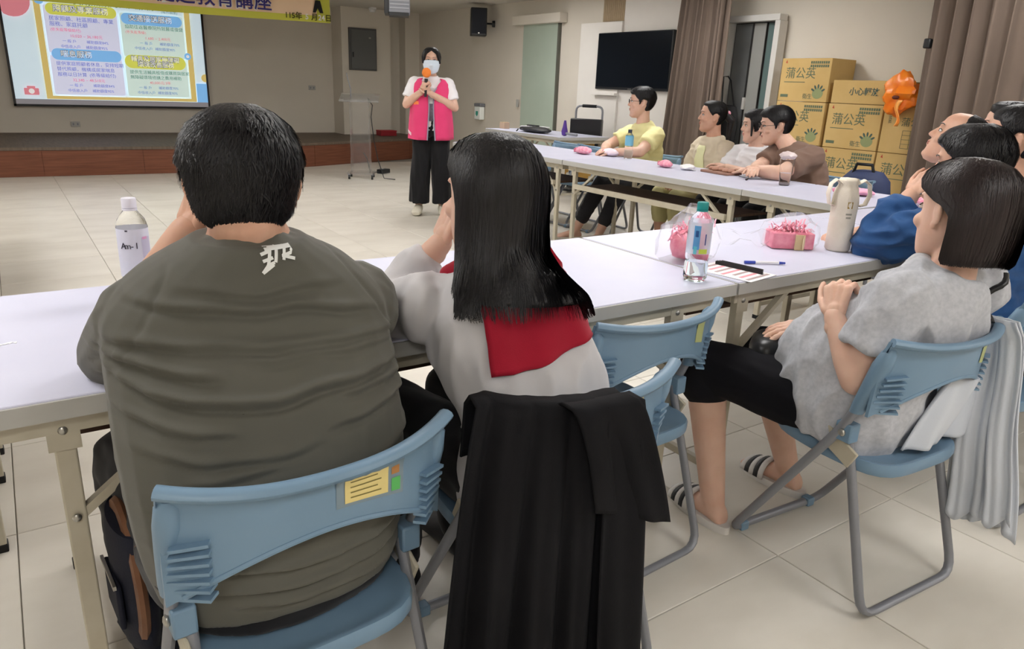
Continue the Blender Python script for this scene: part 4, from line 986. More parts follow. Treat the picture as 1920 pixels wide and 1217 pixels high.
gj = thing('grey_jacket', 'pale grey jacket hung over the end of the grey T-shirt woman\'s chair back', 'jacket', C_G.location, C_G.rotation_euler.z)
def side_drape(y0, y1, yb0, yb1, x0, z1, z0, amp, k, seed, name, n=33, bulge=0.0):
    cx, cy = C_G.location.x, C_G.location.y; rg = random.Random(seed); ph = rg.uniform(0, 6); G = []; rz = -C_G.rotation_euler.z
    for i in range(n):
        s_ = i/(n-1); col = []
        for j in range(30):
            q = j/29; z = z1-(z1-z0-0.02*math.sin(s_*PI*2+ph))*q
            top = 0.022*math.exp(-(q/0.04)**2)
            y = (y0+(y1-y0)*s_)*(1-q)+(yb0+(yb1-yb0)*s_)*q+0.004*math.sin(9*q+ph)
            x = x0+amp*(0.25+q)*(math.sin(k*2*PI*s_+ph+1.1*q)+0.4*math.sin(k*4.7*PI*s_-ph))-bulge*math.sin(PI*s_)*q+top*0.2-0.035*math.exp(-(q/0.05)**2)
            v_ = Vector((x-cx, y-cy, 0)); v_.rotate(Matrix.Rotation(rz, 3, 'Z')); col.append((v_.x, v_.y, z))
        G.append(col)
    return MB().grid(G).build(name, M_greycloth, gj, solid=0.005, angle=3)
side_drape(-0.480, -0.60, -0.525, -0.715, 0.365, 0.745, 0.17, 0.014, 2.2, 5, 'jacket_back')
side_drape(-0.50, -0.565, -0.545, -0.625, 0.335, 0.748, 0.19, 0.012, 1.1, 9, 'jacket_sleeve', 21, 0.02)
side_drape(-0.555, -0.605, -0.635, -0.70, 0.335, 0.748, 0.21, 0.010, 1.0, 12, 'jacket_sleeve', 21, 0.02)
m = MB(); G = []
for i in range(25):
    s = i/24; col = []
    for j in range(22):
        q = j/21; z = 0.60-0.185*q; x = 0.05+0.15*s-0.10*q*(1-s)
        y = -0.185+0.0*q+0.014*math.sin(9*s+2*q)+0.006*math.sin(21*s)+0.02*q
        col.append((x, y, z))
    G.append(col)
m.grid(G).build('jacket_inside', M_greycloth, gj, solid=0.006, angle=3)

# ------------------------------------------------------------------ bags by the near sitters
M_navy = mat('navy_canvas', S2L(30, 32, 44), 0.8, 0.2, bump=0.1, bscale=200); M_leather = mat('brown_leather', S2L(112, 76, 52), 0.55, 0.35, col2=S2L(98, 64, 44), nscale=20)
o = thing('shoulder_bag', 'navy bag with brown leather trim hanging left of the olive shirt man', 'bag', (-1.610, -0.02, 0.27), math.radians(4))
m = MB(); m.rings([[(0.032*w_*math.cos(a), 0.095*w_*math.sin(a), z) for a in np.linspace(0, 2*PI, 26, endpoint=False)] for z, w_ in ((0, 0.75), (0.01, 0.9), (0.05, 1.0), (0.17, 1.05), (0.22, 1.0), (0.24, 0.9))])
m.build('bag_body', M_navy, o, angle=1.0)
MB().tube([(-0.006, 0.102*math.cos(a), 0.13+0.125*math.sin(a)) for a in np.linspace(-0.9, PI+0.9, 22)], 0.010, 8, flat=1.6).build('leather_trim', M_leather, o)
MB().tube([(0.0, -0.08, 0.22), (0.012, -0.2, 0.32), (0.022, -0.325, 0.41)], 0.008, 8, flat=0.5).build('strap', M_leather, o)
MB().box((-0.034, -0.01, 0.10), (0.010, 0.11, 0.09)).build('front_pocket', M_navy, o, bevel=0.006)
MB().box((-0.040, -0.01, 0.145), (0.005, 0.11, 0.008)).build('pocket_zip', M_steel, o, smooth=False)
o = thing('leather_bag', 'brown leather bag between the olive shirt man and the red collar woman', 'bag', (-1.085, 0.07, 0.32), 0.2)
m = MB(); m.rings([[(0.11*w_*math.cos(a), 0.05*w_*math.sin(a), z) for a in np.linspace(0, 2*PI, 26, endpoint=False)] for z, w_ in ((0, 0.8), (0.01, 0.95), (0.08, 1.0), (0.15, 0.9), (0.18, 0.6), (0.185, 0.3))])
m.build('bag_body', M_leather, o, angle=1.0); MB().tube([(-0.08, 0, 0.15), (-0.05, 0, 0.215), (0.05, 0, 0.215), (0.08, 0, 0.15)], 0.006, 8).build('handle', M_leather, o)
o = thing('navy_backpack', 'navy and black backpack behind the brown T-shirt man by the cartons', 'backpack', (3.36, 1.62, 0.42), 0.3)
m = MB(); m.rings([[(0.13*w_*math.cos(a), 0.18*w_*math.sin(a), z) for a in np.linspace(0, 2*PI, 26, endpoint=False)] for z, w_ in ((0, 0.85), (0.02, 1.0), (0.2, 1.0), (0.3, 0.9), (0.36, 0.6), (0.37, 0.2))])
m.build('pack_body', mat('navy_pack', S2L(48, 58, 92), 0.7), o, angle=1.0); MB().tube([(-0.05, -0.06, 0.34), (-0.06, -0.04, 0.41), (-0.06, 0.06, 0.41), (-0.05, 0.08, 0.34)], 0.012, 8).build('grab_loop', M_black, o)
MB().box((-0.135, 0, 0.14), (0.03, 0.22, 0.18)).build('front_pocket', mat('sky_trim', S2L(120, 160, 190), 0.7), o, bevel=0.012)
ps = thing('pack_stand', 'plain stool carrying the navy backpack', 'stool', (3.36, 1.62, 0), 0.3)
MB().box((0, 0, 0.405), (0.3, 0.36, 0.028)).build('stool_seat', M_beige, ps, bevel=0.004)
for sx in (-1, 1):
    for sy in (-1, 1): MB().cyl((sx*0.12, sy*0.15, 0), (sx*0.11, sy*0.14, 0.392), 0.014).build('leg', M_gtube, ps)
# ------------------------------------------------------------------ people
def remesh(mb, voxel, smooth=4, fac=0.5):
    me = mb.mesh('tmp'); ob = bpy.data.objects.new('tmp', me); WORK.collection.objects.link(ob)
    bm = bmesh.new(); bm.from_mesh(me); bmesh.ops.recalc_face_normals(bm, faces=bm.faces); bm.to_mesh(me); bm.free()
    md = ob.modifiers.new('r', 'REMESH'); md.mode = 'VOXEL'; md.voxel_size = voxel; md.adaptivity = 0
    if smooth:
        ms = ob.modifiers.new('s', 'SMOOTH'); ms.factor = fac; ms.iterations = smooth
    with bpy.context.temp_override(scene=WORK, view_layer=WORK.view_layers[0]):
        dg = bpy.context.evaluated_depsgraph_get()
    e = ob.evaluated_get(dg); m2 = e.to_mesh()
    V = np.empty(len(m2.vertices)*3); m2.vertices.foreach_get('co', V); V = V.reshape(-1, 3)
    N = np.empty(len(m2.vertices)*3); m2.vertices.foreach_get('normal', N); N = N.reshape(-1, 3)
    L = np.empty(len(m2.loops), dtype=np.int64); m2.loops.foreach_get('vertex_index', L)
    F = L.reshape(-1, 4) if len(L) == 4*len(m2.polygons) else [tuple(p.vertices) for p in m2.polygons]
    e.to_mesh_clear(); bpy.data.objects.remove(ob, do_unlink=True); bpy.data.meshes.remove(me)
    return V.copy(), np.asarray(F), N.copy()
def mesh_obj(name, parts, m, parent, origin=(0, 0, 0)):
    o = np.array(origin); V = []; F = []; k = 0
    for v, f in parts:
        V.append(v-o); F.extend((f+k).tolist()); k += len(v)
    V = np.concatenate(V)
    me = bpy.data.meshes.new(name); me.from_pydata(V.tolist(), [], F); me.materials.append(m); me.shade_smooth()
    ob = bpy.data.objects.new(name, me); COL.objects.link(ob); ob.parent = parent
    return ob
def fnoise(V, scale, off=0.0, st=(1, 1, 1)):
    s = np.array(st)*scale
    return np.array([noise.noise(Vector(p)) for p in (V*s+off)])

# head profile: z, half width, front, back (metres, head centred at ear height)
HZ = np.array([-0.118, -0.108, -0.095, -0.075, -0.050, -0.020, 0.010, 0.040, 0.068, 0.090, 0.105, 0.114])
HW = np.array([0.016, 0.034, 0.047, 0.058, 0.066, 0.070, 0.0735, 0.0755, 0.071, 0.058, 0.041, 0.018])
HF = np.array([0.070, 0.082, 0.087, 0.088, 0.089, 0.089, 0.086, 0.090, 0.086, 0.072, 0.050, 0.018])
HB = np.array([0.030, 0.010, -0.010, -0.035, -0.060, -0.080, -0.093, -0.099, -0.095, -0.080, -0.060, -0.030])
def headpt(th, z, off=0.0):
    hw = np.interp(z, HZ, HW)+off; yf = np.interp(z, HZ, HF)+off; yb = np.interp(z, HZ, HB)-off
    yc = (yf+yb)/2; hd = (yf-yb)/2
    return np.array((hw*math.sin(th), yc+hd*math.cos(th), z))
def sect(c, r, f, hw, hd, n=24, e=2.4):
    out = []
    for k in range(n):
        a = 2*PI*k/n; ca, sa = math.cos(a), math.sin(a)
        q = 1/((abs(ca)**e+abs(sa)**e)**(1/e))
        out.append(c+r*hw*q*ca+f*hd*q*sa)
    return out
def lerp(a, b, t): return np.asarray(a)*(1-t)+np.asarray(b)*t

class Person: pass
def person(label, group=None, base=(0, 0, 0), **k):
    p = Person(); p.root = thing('person', label, 'person', base, 0, group); p.base = np.array(base, float)
    p.J = {a: np.array(b, float) for a, b in k['J'].items()}
    p.W = dict(hip=0.165, hipd=0.115, waist=0.138, waistd=0.102, chest=0.155, chestd=0.105, arm=1.0, leg=1.0, neck=0.052, neckr=0.062)
    p.W.update(k.get('W', {}))
    p.skin = k.get('skin', M_skin); p.near = k.get('near', False); p.hs = k.get('hs', 1.0)
    ya, pi_, ro = [math.radians(a) for a in k['head']]
    p.HM = Matrix.Rotation(ya, 3, 'Z') @ Matrix.Rotation(-pi_, 3, 'X') @ Matrix.Rotation(ro, 3, 'Y')
    p.Hn = np.array(p.HM)*p.hs
    return p
def hx(p, q):                       # head local -> world
    return (p.Hn @ np.asarray(q, float).T).T+p.J['head']
def spine(p, t):
    J = p.J; a, b, c = J['pel'], J['che'], J['nk']
    pm = J.get('waist', (a+b)/2)
    P = [a+(a-pm)*1.0, a, pm, b, c, c+(c-b)*0.5]; T = [-0.5, 0, 0.5, 1, 2, 2.5]
    i = 1 if t < 0.5 else (2 if t < 1 else 3)
    if t < 0: return a+(pm-a)*(t/0.5)*(0.5/0.5)
    u = (t-T[i])/(T[i+1]-T[i]); p0, p1, p2, p3 = P[i-1], P[i], P[i+1], P[i+2]
    m1 = (p2-p0)*0.5; m2 = (p3-p1)*0.5
    return (2*u**3-3*u*u+1)*p1+(u**3-2*u*u+u)*m1+(-2*u**3+3*u*u)*p2+(u**3-u*u)*m2
def frame(p, t):
    e = 0.04; tg = norm(spine(p, min(2, t+e))-spine(p, t-e)); J = p.J
    r = norm(lerp(norm(J['hR']-J['hL']), norm(J['sR']-J['sL']), min(1, max(0, t))))
    f = norm(cross(tg, r)); r = norm(cross(f, tg))
    return spine(p, t), r, f, tg
def torso(p, ease=0.0, t0=-0.30, t1=2.0, belly=0.0, flare=0.0, bust=0.0):
    W = p.W; tab = [(-0.32, W['hip']*0.85, W['hipd']*0.85, 0), (0, W['hip'], W['hipd'], 0), (0.3, lerp(W['hip'], W['waist'], 0.6), lerp(W['hipd'], W['waistd'], 0.6), 0),
                    (0.55, W['waist'], W['waistd'], 0), (0.8, lerp(W['waist'], W['chest'], 0.7), lerp(W['waistd'], W['chestd'], 0.7), 0), (1.0, W['chest'], W['chestd'], 0),
                    (1.35, W['chest']*0.98, W['chestd']*0.92, 0), (1.6, W['chest']*0.80, W['chestd']*0.76, 0), (1.78, W['chest']*0.60, W['chestd']*0.66, 0), (1.92, W['neckr']*1.12, W['neckr']*1.0, 0), (2.0, W['neckr']*0.93, W['neckr']*0.88, 0)]
    T = np.array([r[0] for r in tab]); HWs = np.array([r[1] for r in tab]); HDs = np.array([r[2] for r in tab])
    rs = []
    for t in np.concatenate([np.linspace(t0, 1.3, 12), np.linspace(1.42, t1, 8)]):
        c, r, f, tg = frame(p, t)
        hw = np.interp(t, T, HWs)+ease; hd = np.interp(t, T, HDs)+ease
        if flare: hw += flare*max(0, 0.5-t); hd += flare*max(0, 0.5-t)
        b = belly*math.exp(-((t-0.35)/0.4)**2)+bust*math.exp(-((t-1.0)/0.28)**2)
        rs.append(sect(c+f*b*0.5, r, f, hw, hd+b*0.5))
    return rs
def arm_chain(mb, p, side, ease=0.0, frac=2.0, flare=0.0, start=0.0):
    """tapered upper arm + forearm up to frac (1 = elbow, 2 = wrist)"""
    J = p.J; a = p.W['arm']; S_, E_, W_ = J['s'+side], J['e'+side], J['w'+side]
    r0, r1, r2 = 0.054*a+ease, 0.042*a+ease, 0.027*a+ease
    if frac <= 1.0:
        e = lerp(S_, E_, frac); mb.capsule(S_, lerp(S_, e, 0.5), r0, lerp(r0, r1, 0.4*frac)+flare*0.4, 14)
        q = norm(e-S_); mb.tube([lerp(S_, e, 0.4), e], [lerp(r0, r1, 0.4*frac)+flare*0.4, lerp(r0, r1, frac)+flare], 16)
    else:
        mb.capsule(S_, E_, r0, r1, 14)
        e = lerp(E_, W_, frac-1.0); mid = lerp(E_, e, 0.3)
        mb.capsule(E_, mid, r1, lerp(r1, r2, 0.12)+0.001, 14); mb.capsule(mid, e, lerp(r1, r2, 0.12)+0.001, lerp(r1, r2, frac-1.0)+flare, 14)
    return mb
def leg_chain(mb, p, side, ease=0.0, frac=2.0, flare=0.0, knee=True):
    J = p.J; g = p.W['leg']; H, K, A = J['h'+side], J['k'+side], J['a'+side]
    r0, r1, rc, r2 = 0.084*g+ease, 0.058*g+ease, 0.055*g+ease, 0.036*g+ease
    if frac <= 1.0:
        mb.capsule(H, lerp(H, K, frac), r0, lerp(r0, r1, frac), 16); return mb
    mb.capsule(H, K, r0, r1, 16)
    mid = lerp(K, A, 0.30)
    back = norm(np.cross(np.cross(K-H, A-K), A-K))*0.0
    if frac-1 <= 0.3:
        mb.capsule(K, lerp(K, A, frac-1), r1, r1+flare, 16)
    else:
        mb.capsule(K, mid, r1, max(rc, r1*0.97), 16); mb.capsule(mid, lerp(K, A, frac-1), rc, lerp(rc, r2, (frac-1.3)/0.7)+flare, 16)
    return mb
def foot(mb, p, side, sc=1.0, toe=None, shoe=0.0):
    A = p.J['a'+side]; d = np.array(p.J.get('t'+side, A+np.array((0, 0.15, 0))))-A; d[2] = 0; d = norm(d); r = np.array((d[1], -d[0], 0)); z = np.array((0, 0, 1.0)); b = np.array((A[0], A[1], 0.0))
    rs = []
    for y, hw, h in ((-0.055, 0.018, 0.035), (-0.045, 0.028, 0.055), (-0.01, 0.033, 0.085), (0.04, 0.036, 0.072), (0.09, 0.042, 0.052), (0.13, 0.045, 0.038), (0.155, 0.040, 0.030), (0.175, 0.026, 0.022)):
        zc = h/2+0.012*(1-0)
        rs.append([b+d*y*sc+r*(hw+shoe)*sc*math.cos(2*PI*k/16)+z*(max(0.004, zc*sc+(h/2+shoe)*sc*math.sin(2*PI*k/16))) for k in range(16)])
    mb.rings(rs); return mb
def hand_mb(W_, d, n, side, curl=(0.3, 0.35, 0.3), thumb=0.6, s=1.0, spread=0.12):
    """W_ wrist, d towards the fingers, n palm normal, side +1 puts the thumb on cross(d, n)"""
    d = norm(d); n = norm(np.asarray(n, float)-d*(np.asarray(n, float) @ d)); x = np.cross(d, n)*side
    W_ = np.asarray(W_, float); mb = MB(); palm = 0.085*s
    ks = []
    for i, (off, L) in enumerate(((0.030, 0.92), (0.010, 1.0), (-0.010, 0.95), (-0.029, 0.78))):
        k = W_+d*palm*(1.0-0.05*abs(i-1))+x*off*s; ks.append(k)
        mb.capsule(W_+x*off*0.55*s+d*0.008, k, 0.0135*s, 0.0115*s, 10)
        dirv = norm(d+x*spread*(1.5-i)/1.5*0.5); nn = n.copy(); q = k
        for ph, cu in zip((0.042, 0.026, 0.021), curl):
            c_, s_ = math.cos(cu), math.sin(cu); dn = norm(dirv*c_+nn*s_); nn = norm(nn*c_-dirv*s_); dirv = dn
            q2 = q+dirv*ph*L*s; mb.capsule(q, q2, 0.0092*s, 0.0080*s, 10); q = q2
    b = W_+d*0.022*s+x*0.026*s; t1 = b+norm(d*0.75+x*thumb+n*0.35)*0.045*s; t2 = t1+norm(d*0.95+x*thumb*0.45+n*0.3)*0.034*s; t3 = t2+norm(d+n*0.35)*0.022*s
    mb.capsule(W_+d*0.01+x*0.012*s, b, 0.0145*s, 0.015*s, 10); mb.capsule(b, t1, 0.0145*s, 0.011*s, 10); mb.capsule(t1, t2, 0.0105*s, 0.0095*s, 10); mb.capsule(t2, t3, 0.0095*s, 0.0075*s, 10)
    mb.capsule(W_-d*0.03, W_+d*0.02, 0.0225*s, 0.021*s, 12)
    return mb
def head_mb(p, ears=True, nose=1.0, jaw=1.0):
    mb = MB(); rs = []
    for z in np.concatenate([[-0.118], np.linspace(-0.113, 0.112, 26), [0.1145]]):
        rs.append([hx(p, headpt(2*PI*k/40, z)*np.array((jaw if z < -0.04 else 1, 1, 1))) for k in range(40)])
    mb.rings(rs)
    R = p.HM; s = p.hs
    def el(c, r, rot=None): mb.ell(hx(p, c), [q*s for q in r], R @ (rot if rot is not None else Matrix.Identity(3)), 14, 10)
    mb.capsule(hx(p, (0, 0.086, 0.018)), hx(p, (0, 0.100*nose, -0.014)), 0.0065*s, 0.0105*s, 10)
    el((0, 0.101*nose, -0.018), (0.012, 0.011, 0.010)); el((0.011, 0.092, -0.021), (0.008, 0.009, 0.008)); el((-0.011, 0.092, -0.021), (0.008, 0.009, 0.008))
    el((0, 0.086, -0.046), (0.022, 0.011, 0.009)); el((0, 0.084, -0.058), (0.019, 0.011, 0.008)); el((0, 0.078, -0.096), (0.02, 0.013, 0.014))
    el((0.04, 0.062, -0.022), (0.022, 0.022, 0.02)); el((-0.04, 0.062, -0.022), (0.022, 0.022, 0.02)); el((0, 0.082, 0.036), (0.046, 0.012, 0.012))
    if ears:
        for sx in (-1, 1):
            rot = Matrix.Rotation(sx*0.45, 3, 'Z') @ Matrix.Rotation(-0.15, 3, 'X')
            el((sx*0.079, -0.010, 0.002), (0.007, 0.019, 0.028), rot); el((sx*0.085, -0.018, 0.010), (0.0055, 0.010, 0.020), rot); el((sx*0.076, -0.002, -0.026), (0.007, 0.009, 0.011), rot)
    nb = p.J['nk']; up = hx(p, (0, -0.022, -0.055)); wn = p.W['neck']
    mb.capsule(lerp(nb, up, -0.25), lerp(nb, up, 0.5), wn*1.15, wn, 16); mb.capsule(lerp(nb, up, 0.4), up, wn, wn*0.98, 16)
    return mb
def face_parts(p, par, gl=False, brow=M_hair, lips=True, look=(0, 0)):
    b = p.base; R = p.HM; s = p.hs
    L_ = lambda q: hx(p, q)-b
    for sx in (-1, 1):
        e = MB().ell(L_((sx*0.030, 0.0785, 0.010)), (0.0135*s, 0.0075*s, 0.0062*s), R, 14, 8).build('eye', M_eye, par)
        MB().ell(L_((sx*0.030+look[0], 0.0835, 0.010)), (0.0058*s, 0.0035*s, 0.0058*s), R, 12, 8).build('iris', M_iris, e)
        MB().tube([L_((sx*(0.016+0.03*t), 0.0862-0.011*t*t, 0.0135+0.004*math.sin(PI*t))) for t in np.linspace(0, 1, 6)], 0.0016*s, 6).build('upper_lash', M_iris, e)
        MB().tube([L_((sx*(0.012+0.038*t), 0.0925-0.014*t*t, 0.033+0.006*math.sin(PI*t*0.8))) for t in np.linspace(0, 1, 7)], [0.0025*s, 0.0034*s, 0.0036*s, 0.0034*s, 0.003*s, 0.0024*s, 0.001*s], 6, flat=0.6).build('eyebrow', brow, par)
    if lips:
        m = MB(); m.ell(L_((0, 0.0915, -0.0475)), (0.021*s, 0.005*s, 0.0042*s), R, 14, 8); m.ell(L_((0, 0.0905, -0.0555)), (0.018*s, 0.005*s, 0.0048*s), R, 14, 8); m.build('lips', M_lip, par)
    if gl:
        g = MB()
        for sx in (-1, 1):
            g.tube([L_((sx*0.031+0.022*math.cos(a), 0.100, 0.010+0.017*math.sin(a))) for a in np.linspace(0, 2*PI, 18, endpoint=False)], 0.0016*s, 6, closed=True)
            g.tube([L_((sx*0.053, 0.100, 0.014)), L_((sx*0.074, 0.085, 0.014)), L_((sx*0.080, 0.0, 0.012)), L_((sx*0.079, -0.02, 0.002))], 0.0016*s, 6)
        g.tube([L_((-0.010, 0.100, 0.013)), L_((0, 0.103, 0.016)), L_((0.010, 0.100, 0.013))], 0.0016*s, 6); g.build('glasses', M_black, par)
def body(p, legs=True, hands=(), hv=0.0032, feet=True, arms=True, **hk):
    parts = []
    hv_ = 0.0038 if p.near else 0.0048
    v, f, n = remesh(head_mb(p, **hk), hv_, 3); parts.append((v, f))
    mb = MB(); mb.rings(torso(p, -0.012))
    if arms:
        for s_ in 'LR': arm_chain(mb, p, s_)
    if legs:
        for s_ in 'LR': leg_chain(mb, p, s_); 
        if feet:
            for s_ in 'LR': foot(mb, p, s_)
    v, f, n = remesh(mb, 0.0085 if not p.near else 0.007, 3); parts.append((v, f))
    for h in hands:
        v, f, n = remesh(h, hv, 2); parts.append((v, f))
    return mesh_obj('body', parts, p.skin, p.root, p.base)
def cloth(p, name, mb, m, voxel=0.008, smooth=5, wr=0.004, wf=9.0, st=(1, 1, 2.2), extra=None, par=None, seed=0.0):
    v, f, n = remesh(mb, voxel, smooth)
    d = np.zeros(len(v))
    if wr:
        a = fnoise(v, wf, 3.3+seed, st); b = fnoise(v, wf*2.3, 7.7+seed, st)
        d += wr*(1-np.abs(a)*3.2).clip(-1, 1)+wr*0.4*b
    if extra is not None: d += extra(v, n)
    v = v+n*d[:, None]
    ob = mesh_obj(name, [(v, f)], m, par or p.root, p.base if par is None else p.base)
    return ob, v, f, n

# ---- hair
def ribbon(mb_v, mb_f, pts, nrm, w):
    o = len(mb_v); P = np.array(pts); N = np.array(nrm); m = len(P)
    t = np.empty_like(P); t[1:-1] = P[2:]-P[:-2]; t[0] = P[1]-P[0]; t[-1] = P[-1]-P[-2]
    sd = np.stack((t[:, 1]*N[:, 2]-t[:, 2]*N[:, 1], t[:, 2]*N[:, 0]-t[:, 0]*N[:, 2], t[:, 0]*N[:, 1]-t[:, 1]*N[:, 0]), 1)
    sd /= np.sqrt((sd*sd).sum(1))[:, None]+1e-12
    q = (w*(1-0.85*(np.arange(m)/(m-1))**2)*0.5)[:, None]
    A, B = P-sd*q, P+sd*q+N*0.0004
    for i in range(m): mb_v.append(A[i]); mb_v.append(B[i])
    for i in range(m-1): mb_f.append((o+2*i, o+2*i+1, o+2*i+3, o+2*i+2))
def short_hair(p, m=M_hair, T=0.016, low=None, strands=2200, name='hair', lift=0.004, top=1.0, par=None):
    """shell over the skull that dives below the skin outside the hair line, plus locks"""
    ths = [0, 0.75, 1.0, 1.22, 1.36, 1.5, 1.95, 2.15, 2.5, PI]
    zl = low or [0.070, 0.066, 0.045, 0.028, -0.012, 0.030, 0.028, -0.045, -0.066, -0.072]
    def mask(th, z):
        a = abs((th+PI) % (2*PI)-PI); zz = np.interp(a, ths, zl); return 1/(1+math.exp(-(z-zz)/0.0035))
    def pt(th, z, ex=0.0):
        k = mask(th, z); a = abs((th+PI) % (2*PI)-PI)
        body_ = min(1.0, 0.4+max(0, (z+0.08))/0.07)*(1-0.30*max(0, (z-0.04)/0.074))
        off = -0.005+(T*body_+0.006+ex)*k
        q = headpt(th, min(z, 0.1143), off)
        if z > 0.05: q[2] += (T*0.9*top)*k*((z-0.05)/0.064)**1.5
        return q
    rs = []
    zz = np.concatenate([np.linspace(-0.10, 0.09, 46), np.linspace(0.094, 0.1143, 9)])
    for z in zz: rs.append([hx(p, pt(2*PI*k/64, z))-p.base for k in range(64)])
    ob = MB().rings(rs).build(name, m, par or p.root, angle=3)
    V, F = [], []; rg = random.Random(int(abs(p.base[0])*1000)+5)
    cnt = 0; tries = 0
    while cnt < strands and tries < strands*4:
        tries += 1
        th = rg.uniform(-PI, PI); z = rg.uniform(-0.07, 0.113)
        if mask(th, z) < 0.75: continue
        dz = rg.uniform(0.028, 0.05); dth = rg.gauss(0.10, 0.16)
        pts, ns = [], []
        for i in range(5):
            u = i/4; zi = z-dz*u
            if z > 0.095: zi = z-dz*u*0.6
            if mask(th+dth*u, zi) < 0.4: break
            q = pt(th+dth*u, zi, 0.0012+lift*u*rg.uniform(0.5, 1)); c = np.array((0, -0.005, 0.0)); pts.append(hx(p, q)-p.base); ns.append(norm(p.Hn @ (q-c)))
        if len(pts) < 3: continue
        ribbon(V, F, pts, ns, rg.uniform(0.0022, 0.0042)); cnt += 1
    if V:
        me = bpy.data.meshes.new('locks'); me.from_pydata([tuple(v) for v in V], [], F); me.materials.append(m); me.shade_smooth()
        lo = bpy.data.objects.new('locks', me); COL.objects.link(lo); lo.parent = ob; lo['kind'] = 'stuff'
    return ob
def long_hair(p, tab, m=M_hair, strands=1500, wid=0.006, part=0.0, ragged=0.02, arc0=0.9, world_hang=None, name='hair', flick=0.0):
    """tab rows: z, half width, y front, y back (head local). Solid volume plus locks along it"""
    A = np.array(tab); Z = A[::-1, 0]
    def pt(th, z, off=0.0):
        hw = np.interp(z, Z, A[::-1, 1])+off; yf = np.interp(z, Z, A[::-1, 2])+off*0.3; yb = np.interp(z, Z, A[::-1, 3])-off
        yc = (yf+yb)/2; hd = (yf-yb)/2; e = 2.3
        ca, sa = math.cos(th), math.sin(th); q = 1/((abs(ca)**e+abs(sa)**e)**(1/e))
        return np.array((hw*q*sa, yc+hd*q*ca, z))
    zs = np.concatenate([np.linspace(A[0, 0], A[0, 0]-0.02, 6), np.linspace(A[0, 0]-0.025, A[-1, 0], 40)])
    def hang(q):
        w_ = hx(p, q)
        if world_hang is not None: w_ = world_hang(q, w_)
        return w_
    rs = [[hang(pt(2*PI*k/56, z, 0.0012*math.sin(9*k*0.7+z*20)))-p.base for k in range(56)] for z in zs]
    ob = MB().rings(rs).build(name, m, p.root, angle=3)
    V, F = [], []; rg = random.Random(11+int(p.base[1]*100))
    for k in range(strands):
        th = rg.uniform(arc0, 2*PI-arc0); n_ = 12; z0 = A[0, 0]-rg.uniform(0.001, 0.05 if k % 3 else 0.16); z1 = A[-1, 0]+rg.uniform(-ragged, ragged*0.8); lf = rg.uniform(0.0008, 0.0035); ph = rg.uniform(0, 6.28); w1 = rg.gauss(0, 0.05)
        pts, ns = [], []
        for i in range(n_):
            u = i/(n_-1); z = z0+(z1-z0)*u
            q = pt(th+w1*u+0.02*math.sin(3*u+ph), z, lf+flick*u**4*rg.uniform(0.6, 1.2)); pts.append(hang(q)-p.base)
            ns.append(norm(p.Hn @ np.array((q[0], q[1]+0.02, 0.02 if u > 0.2 else 0.06))))
        ribbon(V, F, pts, ns, rg.uniform(0.6, 1.3)*wid)
    me = bpy.data.meshes.new('locks'); me.from_pydata([tuple(v) for v in V], [], F); me.materials.append(m); me.shade_smooth()
    lo = bpy.data.objects.new('locks', me); COL.objects.link(lo); lo.parent = ob; lo['kind'] = 'stuff'
    return ob
def bvh(v, f): return BVHTree.FromPolygons([tuple(q) for q in v], f.tolist())
def project_grid(tree, O, U, Vv, D, us, vs, off):
    """grid of rays O+u*U+v*V along D; returns world points lying off the hit surface"""
    G = []
    for u in us:
        row = []
        for v in vs:
            o = Vector(O+U*u+Vv*v); h = tree.ray_cast(o, Vector(D), 1.5)
            q = np.array(h[0]) if h[0] is not None else np.array(o)+np.array(D)*0.3
            row.append(q-np.array(D)*off)
        G.append(row)
    return G
def loc(base, yaw):
    y = math.radians(yaw); r = np.array((math.cos(y), math.sin(y), 0)); f = np.array((-math.sin(y), math.cos(y), 0)); b = np.array(base, float)
    return lambda x, yy, z: b+r*x+f*yy+np.array((0, 0, z))
# ---------- olive shirt man (seen from behind)
M_oliveS = mat('olive_jersey', S2L(90, 89, 82), 0.72, 0.25, sheen=0.1, col2=S2L(86, 85, 78), nscale=5, bump=0.04, bscale=500)
M_blk = mat('black_trousers', (0.010, 0.010, 0.012), 0.8, 0.25, sheen=0.1)
J = dict(pel=(-1.395, -0.195, 0.50), waist=(-1.395, -0.185, 0.66), che=(-1.385, -0.095, 0.83), nk=(-1.385, -0.10, 1.006), head=(-1.383, -0.085, 1.082),
         sL=(-1.538, -0.045, 0.862), sR=(-1.195, -0.07, 0.855), eL=(-1.575, 0.075, 0.78), eR=(-1.12, 0.10, 0.79), wL=(-1.445, 0.055, 0.985), wR=(-1.28, 0.25, 0.775),
         hL=(-1.50, -0.19, 0.49), hR=(-1.29, -0.20, 0.49), kL=(-1.56, 0.22, 0.50), kR=(-1.24, 0.22, 0.50), aL=(-1.57, 0.20, 0.08), aR=(-1.23, 0.22, 0.08), tL=(-1.58, 0.4, 0), tR=(-1.22, 0.4, 0))
p = person('man in an olive shirt seen from behind, elbows on the near table', base=(-1.395, -0.19, 0), J=J, head=(-14, 6, 0), near=True, hs=0.99, skin=M_skin2,
           W=dict(hip=0.198, hipd=0.135, waist=0.215, waistd=0.150, chest=0.218, chestd=0.140, arm=1.3, leg=1.1, neck=0.060, neckr=0.080))
hl = hand_mb(J['wL'], (0.35, -0.1, 1.0), (1, 0.3, 0), 1, (0.5, 0.6, 0.4))
hr = hand_mb(J['wR'], (-0.6, 0.7, 0.0), (0, 0, -1), 1, (0.2, 0.2, 0.2))
body(p, hands=[hl, hr], ears=True)
mb = MB(); mb.rings(torso(p, 0.014, t0=-0.22, belly=0.03))
